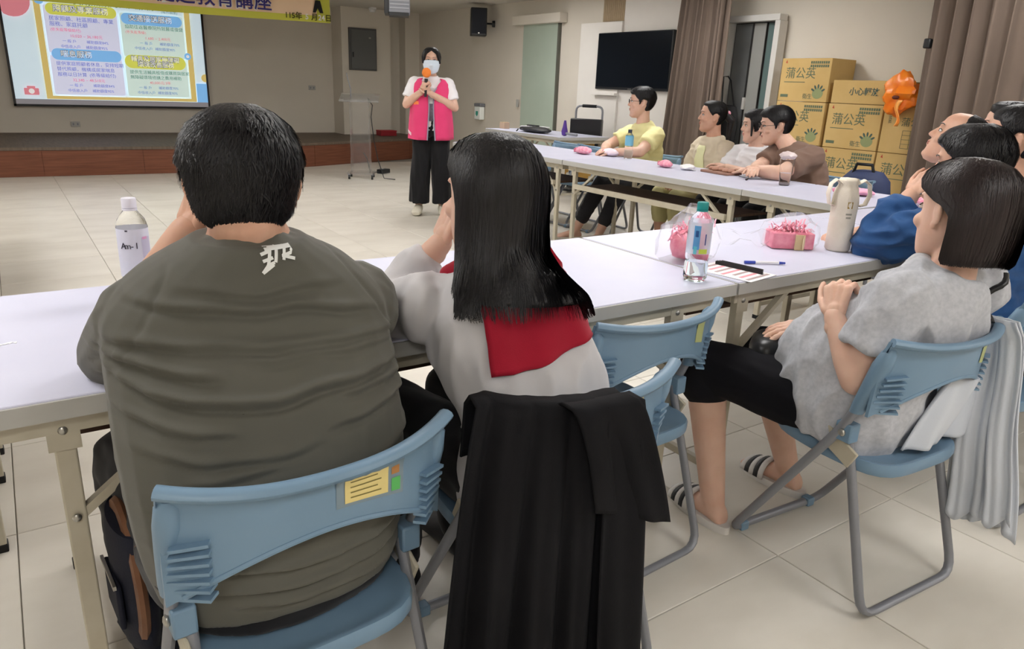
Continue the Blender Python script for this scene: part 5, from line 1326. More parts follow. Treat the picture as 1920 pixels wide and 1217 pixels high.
for s_ in 'LR': arm_chain(mb, p, s_, 0.014, 1.12 if s_ == 'L' else 1.3, 0.004)
# bulk of trapezius and shoulder caps
for sx, S_ in ((-1, J['sL']), (1, J['sR'])):
    S_ = np.array(S_); mb.capsule(np.array(J['nk'])+np.array((sx*0.035, -0.005, -0.055)), S_+np.array((0, -0.02, -0.004)), 0.068, 0.076, 14)
    mb.capsule(np.array(J['nk'])+np.array((sx*0.02, -0.03, -0.03)), np.array(J['nk'])+np.array((sx*0.04, -0.05, -0.12)), 0.05, 0.07, 14)
    mb.capsule(S_+np.array((-sx*0.04, -0.03, -0.04)), S_+np.array((-sx*0.02, -0.05, -0.14)), 0.075, 0.08, 14)
FOLDS = [((-1.515, 0.948), (-1.4, 0.938), (-1.26, 0.94)), ((-1.582, 0.927), (-1.469, 0.919), (-1.36, 0.913), (-1.201, 0.887)), ((-1.626, 0.868), (-1.557, 0.872), (-1.427, 0.867), (-1.33, 0.856)),
    ((-1.628, 0.850), (-1.55, 0.838), (-1.474, 0.829)), ((-1.633, 0.836), (-1.573, 0.806), (-1.469, 0.795), (-1.351, 0.797), (-1.15, 0.800)), ((-1.344, 0.741), (-1.283, 0.747), (-1.15, 0.756)),
    ((-1.61, 0.734), (-1.533, 0.722), (-1.451, 0.722), (-1.354, 0.728)), ((-1.363, 0.856), (-1.277, 0.855), (-1.15, 0.845)), ((-1.55, 0.692), (-1.491, 0.698), (-1.42, 0.712)), ((-1.317, 0.785), (-1.264, 0.783), (-1.15, 0.775)),
    ((-1.474, 0.854), (-1.364, 0.845), (-1.16, 0.832)), ((-1.621, 0.782), (-1.557, 0.764), (-1.471, 0.759)), ((-1.36, 0.66), (-1.25, 0.675), (-1.15, 0.70)), ((-1.60, 0.645), (-1.48, 0.66), (-1.35, 0.655)),
    ((-1.58, 0.60), (-1.4, 0.59), (-1.2, 0.60)), ((-1.55, 0.555), (-1.35, 0.535), (-1.2, 0.55)), ((-1.55, 0.515), (-1.35, 0.50), (-1.2, 0.515)), ((-1.5, 0.48), (-1.3, 0.47), (-1.2, 0.48))]
FA = [2.1*q for q in (0.0022, 0.004, 0.0038, 0.0045, 0.006, 0.004, 0.003, 0.003, 0.003, 0.0035, 0.0022, 0.0035, 0.003, 0.003, 0.004, 0.006, 0.006, 0.006)]
def olive_folds(v, n):
    d = np.zeros(len(v)); back = (-n[:, 1]).clip(-0.2, 1)
    back = ((back+0.2)/0.6).clip(0, 1)
    wob = 0.003*np.sin(v[:, 0]*23)+0.002*np.sin(v[:, 0]*51+1.0)
    for pts, A in zip(FOLDS, FA):
        xs = [q[0] for q in pts]; zs_ = [q[1] for q in pts]; zc = np.interp(v[:, 0], xs, zs_)+wob
        u = (v[:, 0]-xs[0])/(xs[-1]-xs[0]); win = (u/0.22+0.15).clip(0, 1)*((1-u)/0.22+0.15).clip(0, 1)*((u > -0.05) & (u < 1.05))
        e = (v[:, 2]-zc)/0.0056
        d += A*win*(np.exp(-((e-0.4)/1.5)**2)-0.9*np.exp(-((e+1.2)**2)*1.1))*back
    # raglan seams
    for xs, xz in ((-1.50, -1.60), (-1.27, -1.17)):
        xc = xs+(xz-xs)*((1.0-v[:, 2])/0.16); win = ((v[:, 2] > 0.80) & (v[:, 2] < 0.99)).astype(float)
        d -= 0.0025*np.exp(-((v[:, 0]-xc)/0.004)**2)*win*back
    return d
ob, v, f, n = cloth(p, 'shirt', mb, M_oliveS, 0.0042, 7, 0.0010, 7, extra=olive_folds)
T_ = bvh(v, f)
# white brush logo below the collar
M_logo = mat('white_print', S2L(226, 228, 226), 0.6)
def stroke(pts, w_, c=(-1.368, -0.6, 0.985), sc=1.0, th=0.4):
    P = [np.array(q, float) for q in pts]; G = []
    L = [0]
    for a, b in zip(P, P[1:]): L.append(L[-1]+np.linalg.norm(b-a))
    for t in np.linspace(0, L[-1], 14):
        i = max(0, min(len(P)-2, np.searchsorted(L, t)-1)); a = P[i]+(P[i+1]-P[i])*((t-L[i])/(L[i+1]-L[i]+1e-9)); d = norm(P[i+1]-P[i]); nn = np.array((-d[1], d[0]))*w_/2
        row = []
        for s_ in (-1, 0, 1):
            q = a+nn*s_; o = Vector((c[0]+q[0]*sc, c[1], c[2]+q[1]*sc)); h = T_.ray_cast(o, Vector((0, 1, 0)), 2)
            q3 = np.array(h[0]) if h[0] is not None else np.array((o.x, -0.2, o.z)); row.append(q3-np.array((0, 0.0035, 0))-p.base)
        G.append(row)
    return G
lg = MB()
for st in (((875, 798), (930, 782)), ((880, 830), (935, 815)), ((930, 770), (905, 850), (872, 885)), ((872, 885), (935, 848)), ((905, 850), (940, 838)), ((965, 765), (945, 838)), ((900, 775), (1045, 770), (1042, 800), (985, 812)), ((985, 808), (1055, 830)), ((1010, 765), (990, 830))):
    lg.grid(stroke([((a-960)*0.00029, (825-b)*0.00031) for a, b in st], 0.0048))
lg.build('shirt_print', M_logo, p.root)
mb = MB(); mb.rings(torso(p, 0.006, t0=-0.32, t1=0.45))
for s_ in 'LR': leg_chain(mb, p, s_, 0.014, 1.95)
mb.capsule(lerp(J['hL'], J['hR'], 0.5)+np.array((0, -0.03, -0.02)), lerp(J['hL'], J['hR'], 0.5)+np.array((0, 0.05, -0.02)), 0.10, 0.09)
cloth(p, 'trousers', mb, M_blk, 0.010, 4, 0.004)
for s_ in 'LR':
    cloth(p, 'shoe', foot(MB(), p, s_, 1.1, shoe=0.006), M_navy, 0.006, 2, 0)
short_hair(p, M_hair, T=0.016, strands=6000, lift=0.009, low=[0.070, 0.066, 0.045, 0.028, -0.025, 0.026, 0.022, -0.055, -0.079, -0.083])

# ---------- red collar woman
M_greyS = mat('light_grey_blouse', S2L(206, 204, 206), 0.7, 0.25, sheen=0.15, col2=S2L(198, 196, 199), nscale=4, bump=0.04, bscale=400)
M_redC = mat('crimson_collar', S2L(164, 24, 48), 0.75, 0.2, sheen=0.1, col2=S2L(154, 20, 43), nscale=10, bump=0.08, bscale=400)
J = dict(pel=(-0.850, -0.19, 0.49), waist=(-0.858, -0.20, 0.62), che=(-0.882, -0.125, 0.765), nk=(-0.895, -0.085, 0.915), head=(-0.893, -0.06, 1.032),
         sL=(-1.025, -0.035, 0.815), sR=(-0.76, -0.05, 0.84), eL=(-1.045, 0.11, 0.78), eR=(-0.70, 0.17, 0.785), wL=(-0.935, 0.065, 0.925), wR=(-0.86, 0.24, 0.77),
         hL=(-0.935, -0.19, 0.48), hR=(-0.765, -0.18, 0.48), kL=(-0.99, 0.22, 0.49), kR=(-0.80, 0.24, 0.49), aL=(-0.99, 0.16, 0.08), aR=(-0.80, 0.2, 0.08), tL=(-0.99, 0.4, 0), tR=(-0.8, 0.4, 0))
p = person('woman with long black hair and a red square collar seen from behind', base=(-0.885, -0.19, 0), J=J, head=(8, 4, 3), near=True,
           W=dict(hip=0.160, waist=0.146, waistd=0.108, chest=0.148, chestd=0.105, arm=0.95, neck=0.050))
hl = hand_mb(J['wL'], (0.35, -0.1, 1.0), (1, 0.0, 0), 1, (0.5, 0.5, 0.4), s=0.92)
hr = hand_mb(J['wR'], (-0.8, 0.2, 0), (0, 0, -1), 1, (0.2, 0.3, 0.2), s=0.92)
body(p, hands=[hl, hr])
mb = MB(); mb.rings(torso(p, 0.016, t0=-0.2, flare=0.015))
arm_chain(mb, p, 'L', 0.018, 1.55, 0.004); arm_chain(mb, p, 'R', 0.018, 1.55, 0.004)
for sx, S_ in ((-1, J['sL']), (1, J['sR'])): mb.capsule(np.array(J['nk'])+np.array((sx*0.02, 0, -0.03)), np.array(S_)+np.array((0, 0, -0.006)), 0.042, 0.058, 14)
ob, v, f, n = cloth(p, 'blouse', mb, M_greyS, 0.0058, 6, 0.0095, 7, st=(1.9, 1.9, 0.75))
T_ = bvh(v, f)
def collar_grid():
    r = norm(np.array(J['sR'])-np.array(J['sL'])); d = norm(np.cross((0, 0, 1), r)); up = np.array((0, 0, 1.0)); G = []
    r = r*np.array((1, 1, 0)); r = norm(r)
    c = np.array((-0.856, -0.1, 0.0))
    for i in range(31):
        u = -1+2*i/30; row = []
        for j in range(25):
            w_ = j/24; z = 0.938-w_*0.178+0.024*u*w_; hw = 0.130+0.008*w_
            if w_ < 0.3: hw *= 0.72+0.28*(w_/0.3)
            o = c+r*(u*hw)-d*0.5+up*(z-0)
            h = T_.ray_cast(Vector(o), Vector(d), 1.0); q = np.array(h[0]) if h[0] is not None and np.dot(np.array(h[0])-c, d) < 0.08 else None
            row.append((q, o))
        # keep the sheet smooth: fall back to the row's deepest hits
        G.append(row)
    out = []
    for row in G:
        dep = [np.dot(q-c, d) if q is not None else None for q, o in row]; known = [k for k in dep if k is not None]; last = known[0] if known else 0
        rr = []
        for (q, o), k in zip(row, dep):
            if k is None: k = last
            last = k; rr.append(o+d*(0.5+k-0.012)-p.base)
        out.append(rr)
    return out
cg = np.array(collar_grid())
for _ in range(3):
    c2_ = cg.copy(); c2_[1:-1, 1:-1] = (cg[:-2, 1:-1]+cg[2:, 1:-1]+cg[1:-1, :-2]+cg[1:-1, 2:]+cg[1:-1, 1:-1]*2)/6; cg = c2_
MB().grid(cg.tolist()).build('sailor_collar', M_redC, p.root, solid=0.004, angle=3)
mb = MB()
for sx, S_ in ((-1, J['sL']), (1, J['sR'])):
    mb.capsule(np.array(J['nk'])+np.array((sx*0.052, 0.0, -0.004)), np.array(J['nk'])+np.array((sx*0.075, 0.055, -0.035)), 0.024, 0.02)
cloth(p, 'collar_front', mb, M_redC, 0.006, 3, 0)
mb = MB(); mb.rings(torso(p, 0.008, t0=-0.32, t1=0.3))
for s_ in 'LR': leg_chain(mb, p, s_, 0.014, 1.95)
cloth(p, 'trousers', mb, M_blk, 0.010, 4, 0.004)
for s_ in 'LR': cloth(p, 'shoe', foot(MB(), p, s_, 1.0, shoe=0.006), M_blk, 0.006, 2, 0)
def hangR(q, w_):
    k = max(0, -q[2]-0.03)/0.2; w_ = w_+np.array((-0.012*k, -0.02*k, 0.0))
    if q[2] < -0.02:
        h = T_.ray_cast(Vector((w_[0], -0.7, w_[2])), Vector((0, 1, 0)), 1.0)
        if h[0] is not None:
            s_ = h[0].y-0.030; g_ = max(0.0, min(1.0, (q[2]+0.095)/-0.05+1.0)); back_ = 0.5-0.5*math.tanh((q[1]+0.05)/0.02)
            lim = s_-0.018*back_
            if w_[1] > lim: w_ = np.array((w_[0], w_[1]+(lim-w_[1])*g_, w_[2]))
    return w_
long_hair(p, [(0.135, 0.006, 0.0, -0.02), (0.131, 0.030, 0.035, -0.055), (0.118, 0.056, 0.065, -0.084), (0.095, 0.078, 0.082, -0.104), (0.07, 0.090, 0.075, -0.114), (0.04, 0.096, 0.05, -0.118), (0.0, 0.098, 0.03, -0.114),
              (-0.06, 0.098, 0.025, -0.106), (-0.11, 0.102, 0.01, -0.100), (-0.14, 0.110, -0.01, -0.100), (-0.165, 0.124, -0.03, -0.104), (-0.178, 0.127, -0.05, -0.10)], M_hair, 2600, 0.0048, ragged=0.032, arc0=0.75, world_hang=hangR, flick=0.016)

# ---------- grey T-shirt woman with a bob
M_heather = mat('heather_grey_tee', S2L(186, 188, 194), 0.85, 0.2, sheen=0.1, col2=S2L(172, 174, 181), nscale=90, detail=6, bump=0.05, bscale=500)
M_shorts = mat('black_shorts', (0.008, 0.008, 0.011), 0.85, 0.2)
J = dict(pel=(0.135, -0.345, 0.475), waist=(0.145, -0.372, 0.60), che=(0.165, -0.438, 0.725), nk=(0.195, -0.478, 0.865), head=(0.225, -0.455, 0.995),
         sL=(0.035, -0.445, 0.795), sR=(0.355, -0.475, 0.80), eL=(-0.035, -0.42, 0.60), eR=(0.40, -0.33, 0.58), wL=(-0.005, -0.315, 0.728), wR=(0.175, -0.165, 0.632),
         hL=(0.045, -0.33, 0.475), hR=(0.225, -0.33, 0.475), kL=(-0.045, 0.04, 0.485), kR=(0.24, 0.05, 0.48), aL=(-0.05, -0.06, 0.075), aR=(0.325, -0.055, 0.075), tL=(-0.02, 0.12, 0), tR=(0.335, 0.13, 0))
p = person('woman with a dark bob in a grey T-shirt slouching on a chair', base=(0.14, -0.36, 0), J=J, head=(-17, 2, 4), near=True, hs=1.05,
           W=dict(hip=0.178, hipd=0.125, waist=0.158, waistd=0.125, chest=0.150, chestd=0.108, arm=0.98, leg=1.0, neck=0.050))
hl = hand_mb(J['wL'], (0.35, 0.25, 0.75), (0.8, 0.0, -0.3), 1, (0.9, 1.0, 0.7), s=0.95)
hr = hand_mb(J['wR'], (-0.70, 0.42, -0.05), (0, 0.1, -1), 1, (0.15, 0.25, 0.25), s=0.95)
bd = body(p, hands=[hl, hr]); face_parts(p, p.root)
mb = MB(); mb.rings(torso(p, 0.022, t0=-0.28, belly=0.09, flare=0.02))
arm_chain(mb, p, 'L', 0.026, 0.62, 0.012); arm_chain(mb, p, 'R', 0.026, 0.66, 0.012)
for sx, S_ in ((-1, J['sL']), (1, J['sR'])): mb.capsule(np.array(J['nk'])+np.array((sx*0.02, 0.0, -0.03)), np.array(S_)+np.array((0, 0, 0.0)), 0.045, 0.062, 14)
ob, v, f, n = cloth(p, 'tee_shirt', mb, M_heather, 0.0058, 5, 0.011, 8, st=(1.1, 1.7, 0.8), seed=2)
mb = MB()
for s_ in 'LR': leg_chain(mb, p, s_, 0.018, 1.13, 0.002)
mb.capsule(J['hL'], J['hR'], 0.10, 0.10)
cloth(p, 'shorts', mb, M_shorts, 0.008, 4, 0.002)
M_slide = mat('slide_sole', S2L(214, 210, 206), 0.6)
for s_ in 'LR':
    A = np.array(J['a'+s_]); d = np.array(J['t'+s_])-A; d[2] = 0; d = norm(d); r = np.array((d[1], -d[0], 0)); b0 = np.array((A[0], A[1], 0))-p.base
    rs = []
    for z, q in ((0.0, 0.98), (0.006, 1.0), (0.02, 1.0), (0.024, 0.97)):
        rs.append([b0+d*(0.055+0.135*math.cos(a))+r*q*(0.047+0.006*math.cos(a))*math.sin(a)+np.array((0, 0, z)) for a in np.linspace(0, 2*PI, 28, endpoint=False)])
    so = MB().rings(rs).build('slide_sandal', M_slide, p.root, angle=0.8)
    for k in range(5):
        G = []
        for i in range(13):
            a = PI*i/12; G.append([b0+d*(0.055+0.019*k+w_*0.019)+r*(0.053*math.cos(a))+np.array((0, 0, 0.018+(0.064-0.007*k)*math.sin(a)**0.8)) for w_ in (0.0, 0.5, 1.0)])
        MB().grid(G).build('sandal_strap', M_slide if k % 2 == 0 else mat('strap_black', (0.02, 0.02, 0.022), 0.5), so, solid=0.004)
long_hair(p, [(0.134, 0.006, 0.0, -0.02), (0.130, 0.032, 0.035, -0.055), (0.117, 0.058, 0.065, -0.088), (0.095, 0.080, 0.088, -0.108), (0.075, 0.092, 0.092, -0.118), (0.055, 0.096, 0.082, -0.122), (0.030, 0.096, 0.035, -0.124), (0.012, 0.094, -0.024, -0.124),
              (-0.03, 0.096, -0.032, -0.122), (-0.07, 0.098, -0.032, -0.118), (-0.098, 0.098, -0.032, -0.112), (-0.104, 0.09, -0.036, -0.105)], M_hairb, 2200, 0.0042, ragged=0.004, arc0=0.5)
# bag strap across the back and pouch in the lap
T_ = bvh(v, f); sp_ = []
for t in np.linspace(0, 0.52, 12):
    o = np.array((0.345-0.20*t, -1.0, 0.855-0.20*t)); h = T_.ray_cast(Vector(o), Vector((0, 1, 0)), 1.5)
    if h[0] is not None: sp_.append(np.array(h[0])-np.array((0, 0.004, 0))-p.base)
MB().tube(sp_, 0.008, 8, flat=0.5).build('bag_strap', M_black, p.root)
hb = thing('lap_bag', 'small black bag with grey straps on the grey T-shirt woman\'s lap', 'bag', (0.075, -0.085, 0.545), 0.5)
m = MB(); m.rings([[(0.10*w_*math.cos(a), 0.055*w_*math.sin(a), z) for a in np.linspace(0, 2*PI, 24, endpoint=False)] for z, w_ in ((-0.02, 0.8), (-0.01, 0.95), (0.02, 1.0), (0.045, 0.9), (0.055, 0.6))])
m.build('bag_body', M_black, hb, angle=1.0); MB().tube([(-0.03, -0.05, 0.05), (0.0, -0.075, 0.045), (0.05, -0.08, 0.02), (0.10, -0.06, 0.01)], 0.006, 8).build('grey_strap', M_gtube, hb); MB().tube([(-0.01, -0.04, 0.055), (0.04, -0.07, 0.05), (0.10, -0.05, 0.03)], 0.005, 8).build('grey_strap', M_steel, hb)

# ---------- generic seated listener
def seated(label, P, mats, hair, W={}, hs=1.0, head=(0, 0, 0), skin=M_skin, gl=False, sleeve=0.6, pants=M_blk, hands=True, arms_on=True, face=True, legs=True, pfrac=1.95, wr=0.005, ease=0.018, voxel=0.009, strands=700, name='shirt', low=None, T=0.014, seed=0, feetskin=False):
    p = person(label, base=(P['pel'][0], P['pel'][1], 0), J=P, head=head, hs=hs, W=W, skin=skin)
    hs_ = []
    if hands:
        for s_, si in (('L', 1), ('R', 1)):
            d = np.array(P['w'+s_])-np.array(P['e'+s_]); hd = P.get('hd'+s_, d); hn = P.get('hn'+s_, (0, 0, -1)); hs_.append(hand_mb(P['w'+s_], hd, hn, 1 if s_ == 'L' else -1, P.get('cu', (0.3, 0.4, 0.3)), s=0.95))
    body(p, hands=hs_, hv=0.0042, legs=legs)
    if face: face_parts(p, p.root, gl)
    mb = MB(); mb.rings(torso(p, ease, t0=-0.2, flare=0.01))
    for s_ in 'LR': arm_chain(mb, p, s_, ease+0.004, sleeve, 0.006)
    for s_ in 'LR': mb.capsule(np.array(P['nk'])*0.85+np.array(P['s'+s_])*0.15+np.array((0, 0, -0.03)), np.array(P['s'+s_]), 0.044, 0.058+ease*0.3, 12)
    r_ = cloth(p, name, mb, mats, voxel, 4, wr, 9, seed=seed)
    if legs:
        mb = MB(); mb.rings(torso(p, 0.004, t0=-0.32, t1=0.3))
        for s_ in 'LR': leg_chain(mb, p, s_, 0.014, pfrac)
        cloth(p, 'trousers', mb, pants, 0.012, 3, 0.003)
    if hair == 'short': short_hair(p, M_hair, T=T, strands=strands, low=low)
    return p, r_
def seat_pose(base, yaw, lean=0.0, hz=0.49, che=0.30, nk=0.47, hd=0.60, sw=0.17, nkf=None, head_f=0.03):
    L_ = loc(base, yaw); d = {}
    d['pel'] = L_(0, 0, hz); d['che'] = L_(0, lean*0.6, hz+che); d['nk'] = L_(0, lean, hz+nk); d['head'] = L_(0, lean+head_f, hz+hd)
    d['sL'] = L_(-sw, lean*0.8, hz+che+0.10); d['sR'] = L_(sw, lean*0.8, hz+che+0.10)
    d['hL'] = L_(-0.09, 0, hz-0.01); d['hR'] = L_(0.09, 0, hz-0.01)
    d['kL'] = L_(-0.11, 0.40, hz); d['kR'] = L_(0.11, 0.40, hz); d['aL'] = L_(-0.11, 0.36, 0.08); d['aR'] = L_(0.11, 0.36, 0.08); d['tL'] = L_(-0.11, 0.6, 0); d['tR'] = L_(0.11, 0.6, 0)
    d['eL'] = L_(-sw-0.04, lean*0.8+0.12, hz+0.18); d['eR'] = L_(sw+0.04, lean*0.8+0.12, hz+0.18); d['wL'] = L_(-0.06, 0.30, hz+0.14); d['wR'] = L_(0.06, 0.30, hz+0.14)
    return d, L_
# blue jacket man, elbow on table
M_denim = mat('blue_denim_jacket', S2L(46, 84, 134), 0.8, 0.2, sheen=0.1, col2=S2L(40, 75, 122), nscale=12, bump=0.08, bscale=300)
d, L_ = seat_pose((0.97, -0.32, 0), 0, 0.17, hd=0.565, nk=0.465, sw=0.175)
d.update(eL=(0.775, 0.045, 0.785), wL=(0.86, 0.0, 0.95), eR=(1.16, 0.06, 0.79), wR=(0.95, 0.22, 0.77), hdL=(0.45, -0.35, 0.75), hnL=(0.7, 0.1, -0.6), hdR=(-0.7, 0.5, 0), cu=(0.55, 0.7, 0.5))
seated('man in a blue jacket leaning on the table with a hand at his face', d, M_denim, 'short', dict(chest=0.17, waist=0.155, arm=1.08), 1.06, (14, 4, 0), M_skin2, sleeve=1.55, wr=0.011, ease=0.026, voxel=0.0068, strands=1500, name='jacket', T=0.022, seed=5)
# man at the right edge
d, L_ = seat_pose((1.44, -0.30, 0), 0, 0.22, hd=0.645, nk=0.50, sw=0.18)
seated('man with cropped hair at the right edge of the picture', d, mat('dark_grey_tee', S2L(70, 70, 74), 0.85), 'short', dict(chest=0.17, arm=1.05), 1.05, (18, -2, 0), M_skin2, strands=900, T=0.010, seed=6)
# balding man looking up
d, L_ = seat_pose((1.85, -0.10, 0), 8, 0.40, hd=0.61, nk=0.48, sw=0.17)
d['eL'] = np.array((1.70, 0.15, 0.78)); d['wL'] = np.array((1.85, 0.30, 0.78)); d['eR'] = np.array((2.1, 0.2, 0.78)); d['wR'] = np.array((1.95, 0.32, 0.78))
pB, _r = seated('balding man behind the blue jacket man looking up to the left', d, mat('pale_shirt', S2L(176, 170, 166), 0.85), None, dict(chest=0.165), 1.04, (28, -24, 0), M_skin2, gl=False, seed=7)
short_hair(pB, M_hair, T=0.006, strands=700, low=[0.125, 0.125, 0.12, 0.11, 0.07, 0.055, 0.030, -0.045, -0.066, -0.072])
# woman half hidden behind the edge man
d, L_ = seat_pose((2.36, -0.10, 0), 12, 0.42, hd=0.66, nk=0.53, sw=0.16)
pE, _r = seated('woman with dark hair mostly hidden behind the man at the right edge', d, mat('dim_blouse', S2L(150, 140, 140), 0.85), None, {}, 1.0, (30, 0, 0), M_skin, seed=8)
LONGT = [(0.130, 0.012, 0.01, -0.03), (0.126, 0.048, 0.052, -0.068), (0.110, 0.070, 0.076, -0.094), (0.085, 0.086, 0.080, -0.110), (0.055, 0.092, 0.066, -0.116), (0.02, 0.090, 0.02, -0.116), (-0.05, 0.088, -0.01, -0.108), (-0.15, 0.085, -0.02, -0.10), (-0.2, 0.06, -0.03, -0.09)]
long_hair(pE, LONGT, M_hair, 400, 0.005)

# ---------- four listeners along the far row
# yellow T-shirt man
M_yel = mat('pale_yellow_tee', S2L(232, 226, 168), 0.85, 0.2, sheen=0.1)
d, L_ = seat_pose((2.95, 3.37, 0), 78, 0.10, hd=0.675, nk=0.52, sw=0.18, che=0.32)
d.update(eL=(2.60, 3.14, 0.785), wL=(2.46, 3.30, 0.775), eR=(2.70, 3.66, 0.79), wR=(2.50, 3.46, 0.775))
d.update(kL=(2.56, 3.28, 0.50), aL=(2.42, 3.35, 0.10), tL=(2.2, 3.4, 0), kR=(2.56, 3.52, 0.5), aR=(2.38, 3.62, 0.08), tR=(2.2, 3.7, 0))
seated('man in glasses and a pale yellow T-shirt at the far row', d, M_yel, 'short', dict(chest=0.17, arm=1.05), 1.04, (50, 0, 0), M_skin, gl=True, strands=900, T=0.018, pfrac=1.75, seed=1, pants=mat('black_leggings', (0.012, 0.012, 0.016), 0.8))
# beige shirt woman
M_bei = mat('beige_overshirt', S2L(206, 194, 172), 0.85, 0.2, sheen=0.1); M_lim = mat('pale_lime_top', S2L(222, 222, 178), 0.85)
d, L_ = seat_pose((2.97, 2.68, 0), 80, 0.03, hd=0.60, nk=0.455, sw=0.155, che=0.27)
d.update(eL=L_(-0.20, 0.10, 0.63), eR=L_(0.20, 0.10, 0.63), wL=L_(-0.08, 0.28, 0.60), wR=L_(0.08, 0.28, 0.60))
M_skirt = mat('olive_yellow_skirt', S2L(196, 190, 140), 0.85)
pBe, (ob, v, f, n) = seated('woman with tied back hair in an open beige shirt at the far row', d, M_bei, None, dict(chest=0.145, arm=0.9), 1.0, (52, -2, 0), M_skin2, sleeve=1.9, wr=0.007, pfrac=1.45, pants=M_skirt, seed=2)
T_ = bvh(v, f); fd = np.array((-math.sin(math.radians(80)), math.cos(math.radians(80)), 0)); rd = np.array((math.cos(math.radians(80)), math.sin(math.radians(80)), 0))
G = project_grid(T_, np.array((2.97, 2.68, 0))+fd*0.6, rd, np.array((0, 0, 1.0)), -fd, np.linspace(-1, 1, 9), np.linspace(0.50, 0.88, 14), 0.006)
G2 = [[None]*14 for _ in range(9)]
for i, u in enumerate(np.linspace(-1, 1, 9)):
    for j, z in enumerate(np.linspace(0.50, 0.875, 14)):
        w_ = 0.085-0.045*(j/13); o = np.array((2.97, 2.68, 0))+fd*0.6+rd*u*w_+np.array((0, 0, z)); h = T_.ray_cast(Vector(o), Vector(-fd), 1.2); q = np.array(h[0]) if h[0] is not None else o-fd*0.45
        G2[i][j] = q+fd*0.006-pBe.base
MB().grid(G2).build('inner_top', M_lim, pBe.root, solid=0.003)
short_hair(pBe, M_hair, T=0.010, strands=700, low=[0.085, 0.078, 0.050, 0.025, 0.012, 0.024, 0.022, -0.05, -0.07, -0.075])
tl = MB(); tl.capsule(hx(pBe, (0, -0.095, 0.03))-pBe.base, hx(pBe, (0, -0.145, -0.02))-pBe.base, 0.026, 0.03); tl.capsule(hx(pBe, (0, -0.145, -0.02))-pBe.base, hx(pBe, (0, -0.14, -0.16))-pBe.base, 0.028, 0.012); tl.build('ponytail', M_hair, pBe.root)
MB().ell(hx(pBe, (0, -0.115, 0.035))-pBe.base, (0.02, 0.02, 0.02)).build('hair_tie', M_pink, pBe.root)
# white T-shirt woman
M_wht = mat('white_tee', S2L(226, 226, 230), 0.85, 0.2, sheen=0.1)
d, L_ = seat_pose((2.97, 2.25, 0), 85, 0.05, hd=0.555, nk=0.415, sw=0.155, che=0.25)
d.update(eL=L_(-0.19, 0.17, 0.70), eR=L_(0.19, 0.17, 0.70), wL=L_(0.06, 0.26, 0.75), wR=L_(-0.06, 0.27, 0.72))
pW, _r = seated('woman with dark hair in a white T-shirt, arms folded, at the far row', d, M_wht, None, dict(chest=0.15, arm=0.95), 0.98, (52, 4, 0), M_skin, sleeve=0.8, wr=0.006, seed=3)
short_hair(pW, M_hair, T=0.014, strands=700, low=[0.075, 0.068, 0.035, 0.0, -0.03, -0.03, -0.03, -0.06, -0.07, -0.075])
tl = MB(); tl.capsule(hx(pW, (-0.074, 0.045, 0.04))-pW.base, hx(pW, (-0.082, 0.05, -0.06))-pW.base, 0.012, 0.006); tl.build('side_lock', M_hair, pW.root)
# brown T-shirt man
M_brn = mat('brown_tee', S2L(128, 104, 92), 0.85, 0.2, sheen=0.1, col2=S2L(120, 97, 86), nscale=6)
d, L_ = seat_pose((2.93, 1.72, 0), 70, 0.20, hd=0.585, nk=0.47, sw=0.19, che=0.28)
d['head'] = np.array((2.715, 1.955, 1.065)); d['nk'] = np.array((2.745, 1.865, 0.945)); d['che'] = np.array((2.82, 1.79, 0.775)); d['sL'] = np.array((2.74, 1.66, 0.885)); d['sR'] = np.array((2.80, 1.95, 0.88))
d.update(eL=np.array((2.43, 1.67, 0.79)), wL=np.array((2.42, 1.90, 0.785)), eR=np.array((2.60, 1.97, 0.79)), wR=np.array((2.40, 1.84, 0.80)))
seated('man in glasses and a brown T-shirt leaning on folded arms at the far row', d, M_brn, 'short', dict(chest=0.18, chestd=0.12, waist=0.165, arm=1.15, neck=0.056), 1.05, (50, 8, 0), M_skin, gl=True, sleeve=0.72, strands=1100, T=0.020, seed=4)

# ---------- presenter
B0 = (1.80, 5.22, 0); L_ = loc(B0, 152)
J = dict(pel=L_(0, 0, 0.86), waist=L_(0, 0.01, 1.0), che=L_(0, 0.0, 1.14), nk=L_(0, -0.005, 1.315), head=L_(0, 0.02, 1.452), sL=L_(-0.155, 0, 1.25), sR=L_(0.155, 0, 1.25),
         eL=L_(-0.225, 0.05, 1.04), eR=L_(0.235, 0.05, 1.055), wL=L_(0.01, 0.185, 1.165), wR=L_(0.085, 0.185, 1.185), hL=L_(-0.085, 0, 0.84), hR=L_(0.085, 0, 0.84), kL=L_(-0.10, 0.01, 0.46), kR=L_(0.10, 0.0, 0.46), aL=L_(-0.115, -0.01, 0.08), aR=L_(0.12, -0.02, 0.08), tL=L_(-0.14, 0.2, 0), tR=L_(0.15, 0.2, 0))
p = person('presenter in a pink vest and face mask speaking into an orange microphone', base=B0, J=J, head=(152, 2, 0), W=dict(hip=0.165, waist=0.15, chest=0.158, arm=0.98, neck=0.048))
fvec = L_(0, 1, 0)-L_(0, 0, 0); rvec = L_(1, 0, 0)-L_(0, 0, 0)
mic0 = L_(0.055, 0.225, 1.13); mic1 = L_(0.045, 0.20, 1.345)
hl = hand_mb(J['wL'], rvec*0.35+fvec*0.25+np.array((0, 0, 0.5)), rvec*0.6-fvec*0.5, 1, (1.0, 1.1, 0.8), s=0.92); hr = hand_mb(J['wR'], -rvec*0.2+fvec*0.25+np.array((0, 0, 0.6)), -rvec*0.7-fvec*0.4, -1, (1.0, 1.1, 0.8), s=0.92)
body(p, hands=[hl, hr], hv=0.004, feet=False); face_parts(p, p.root, lips=False)
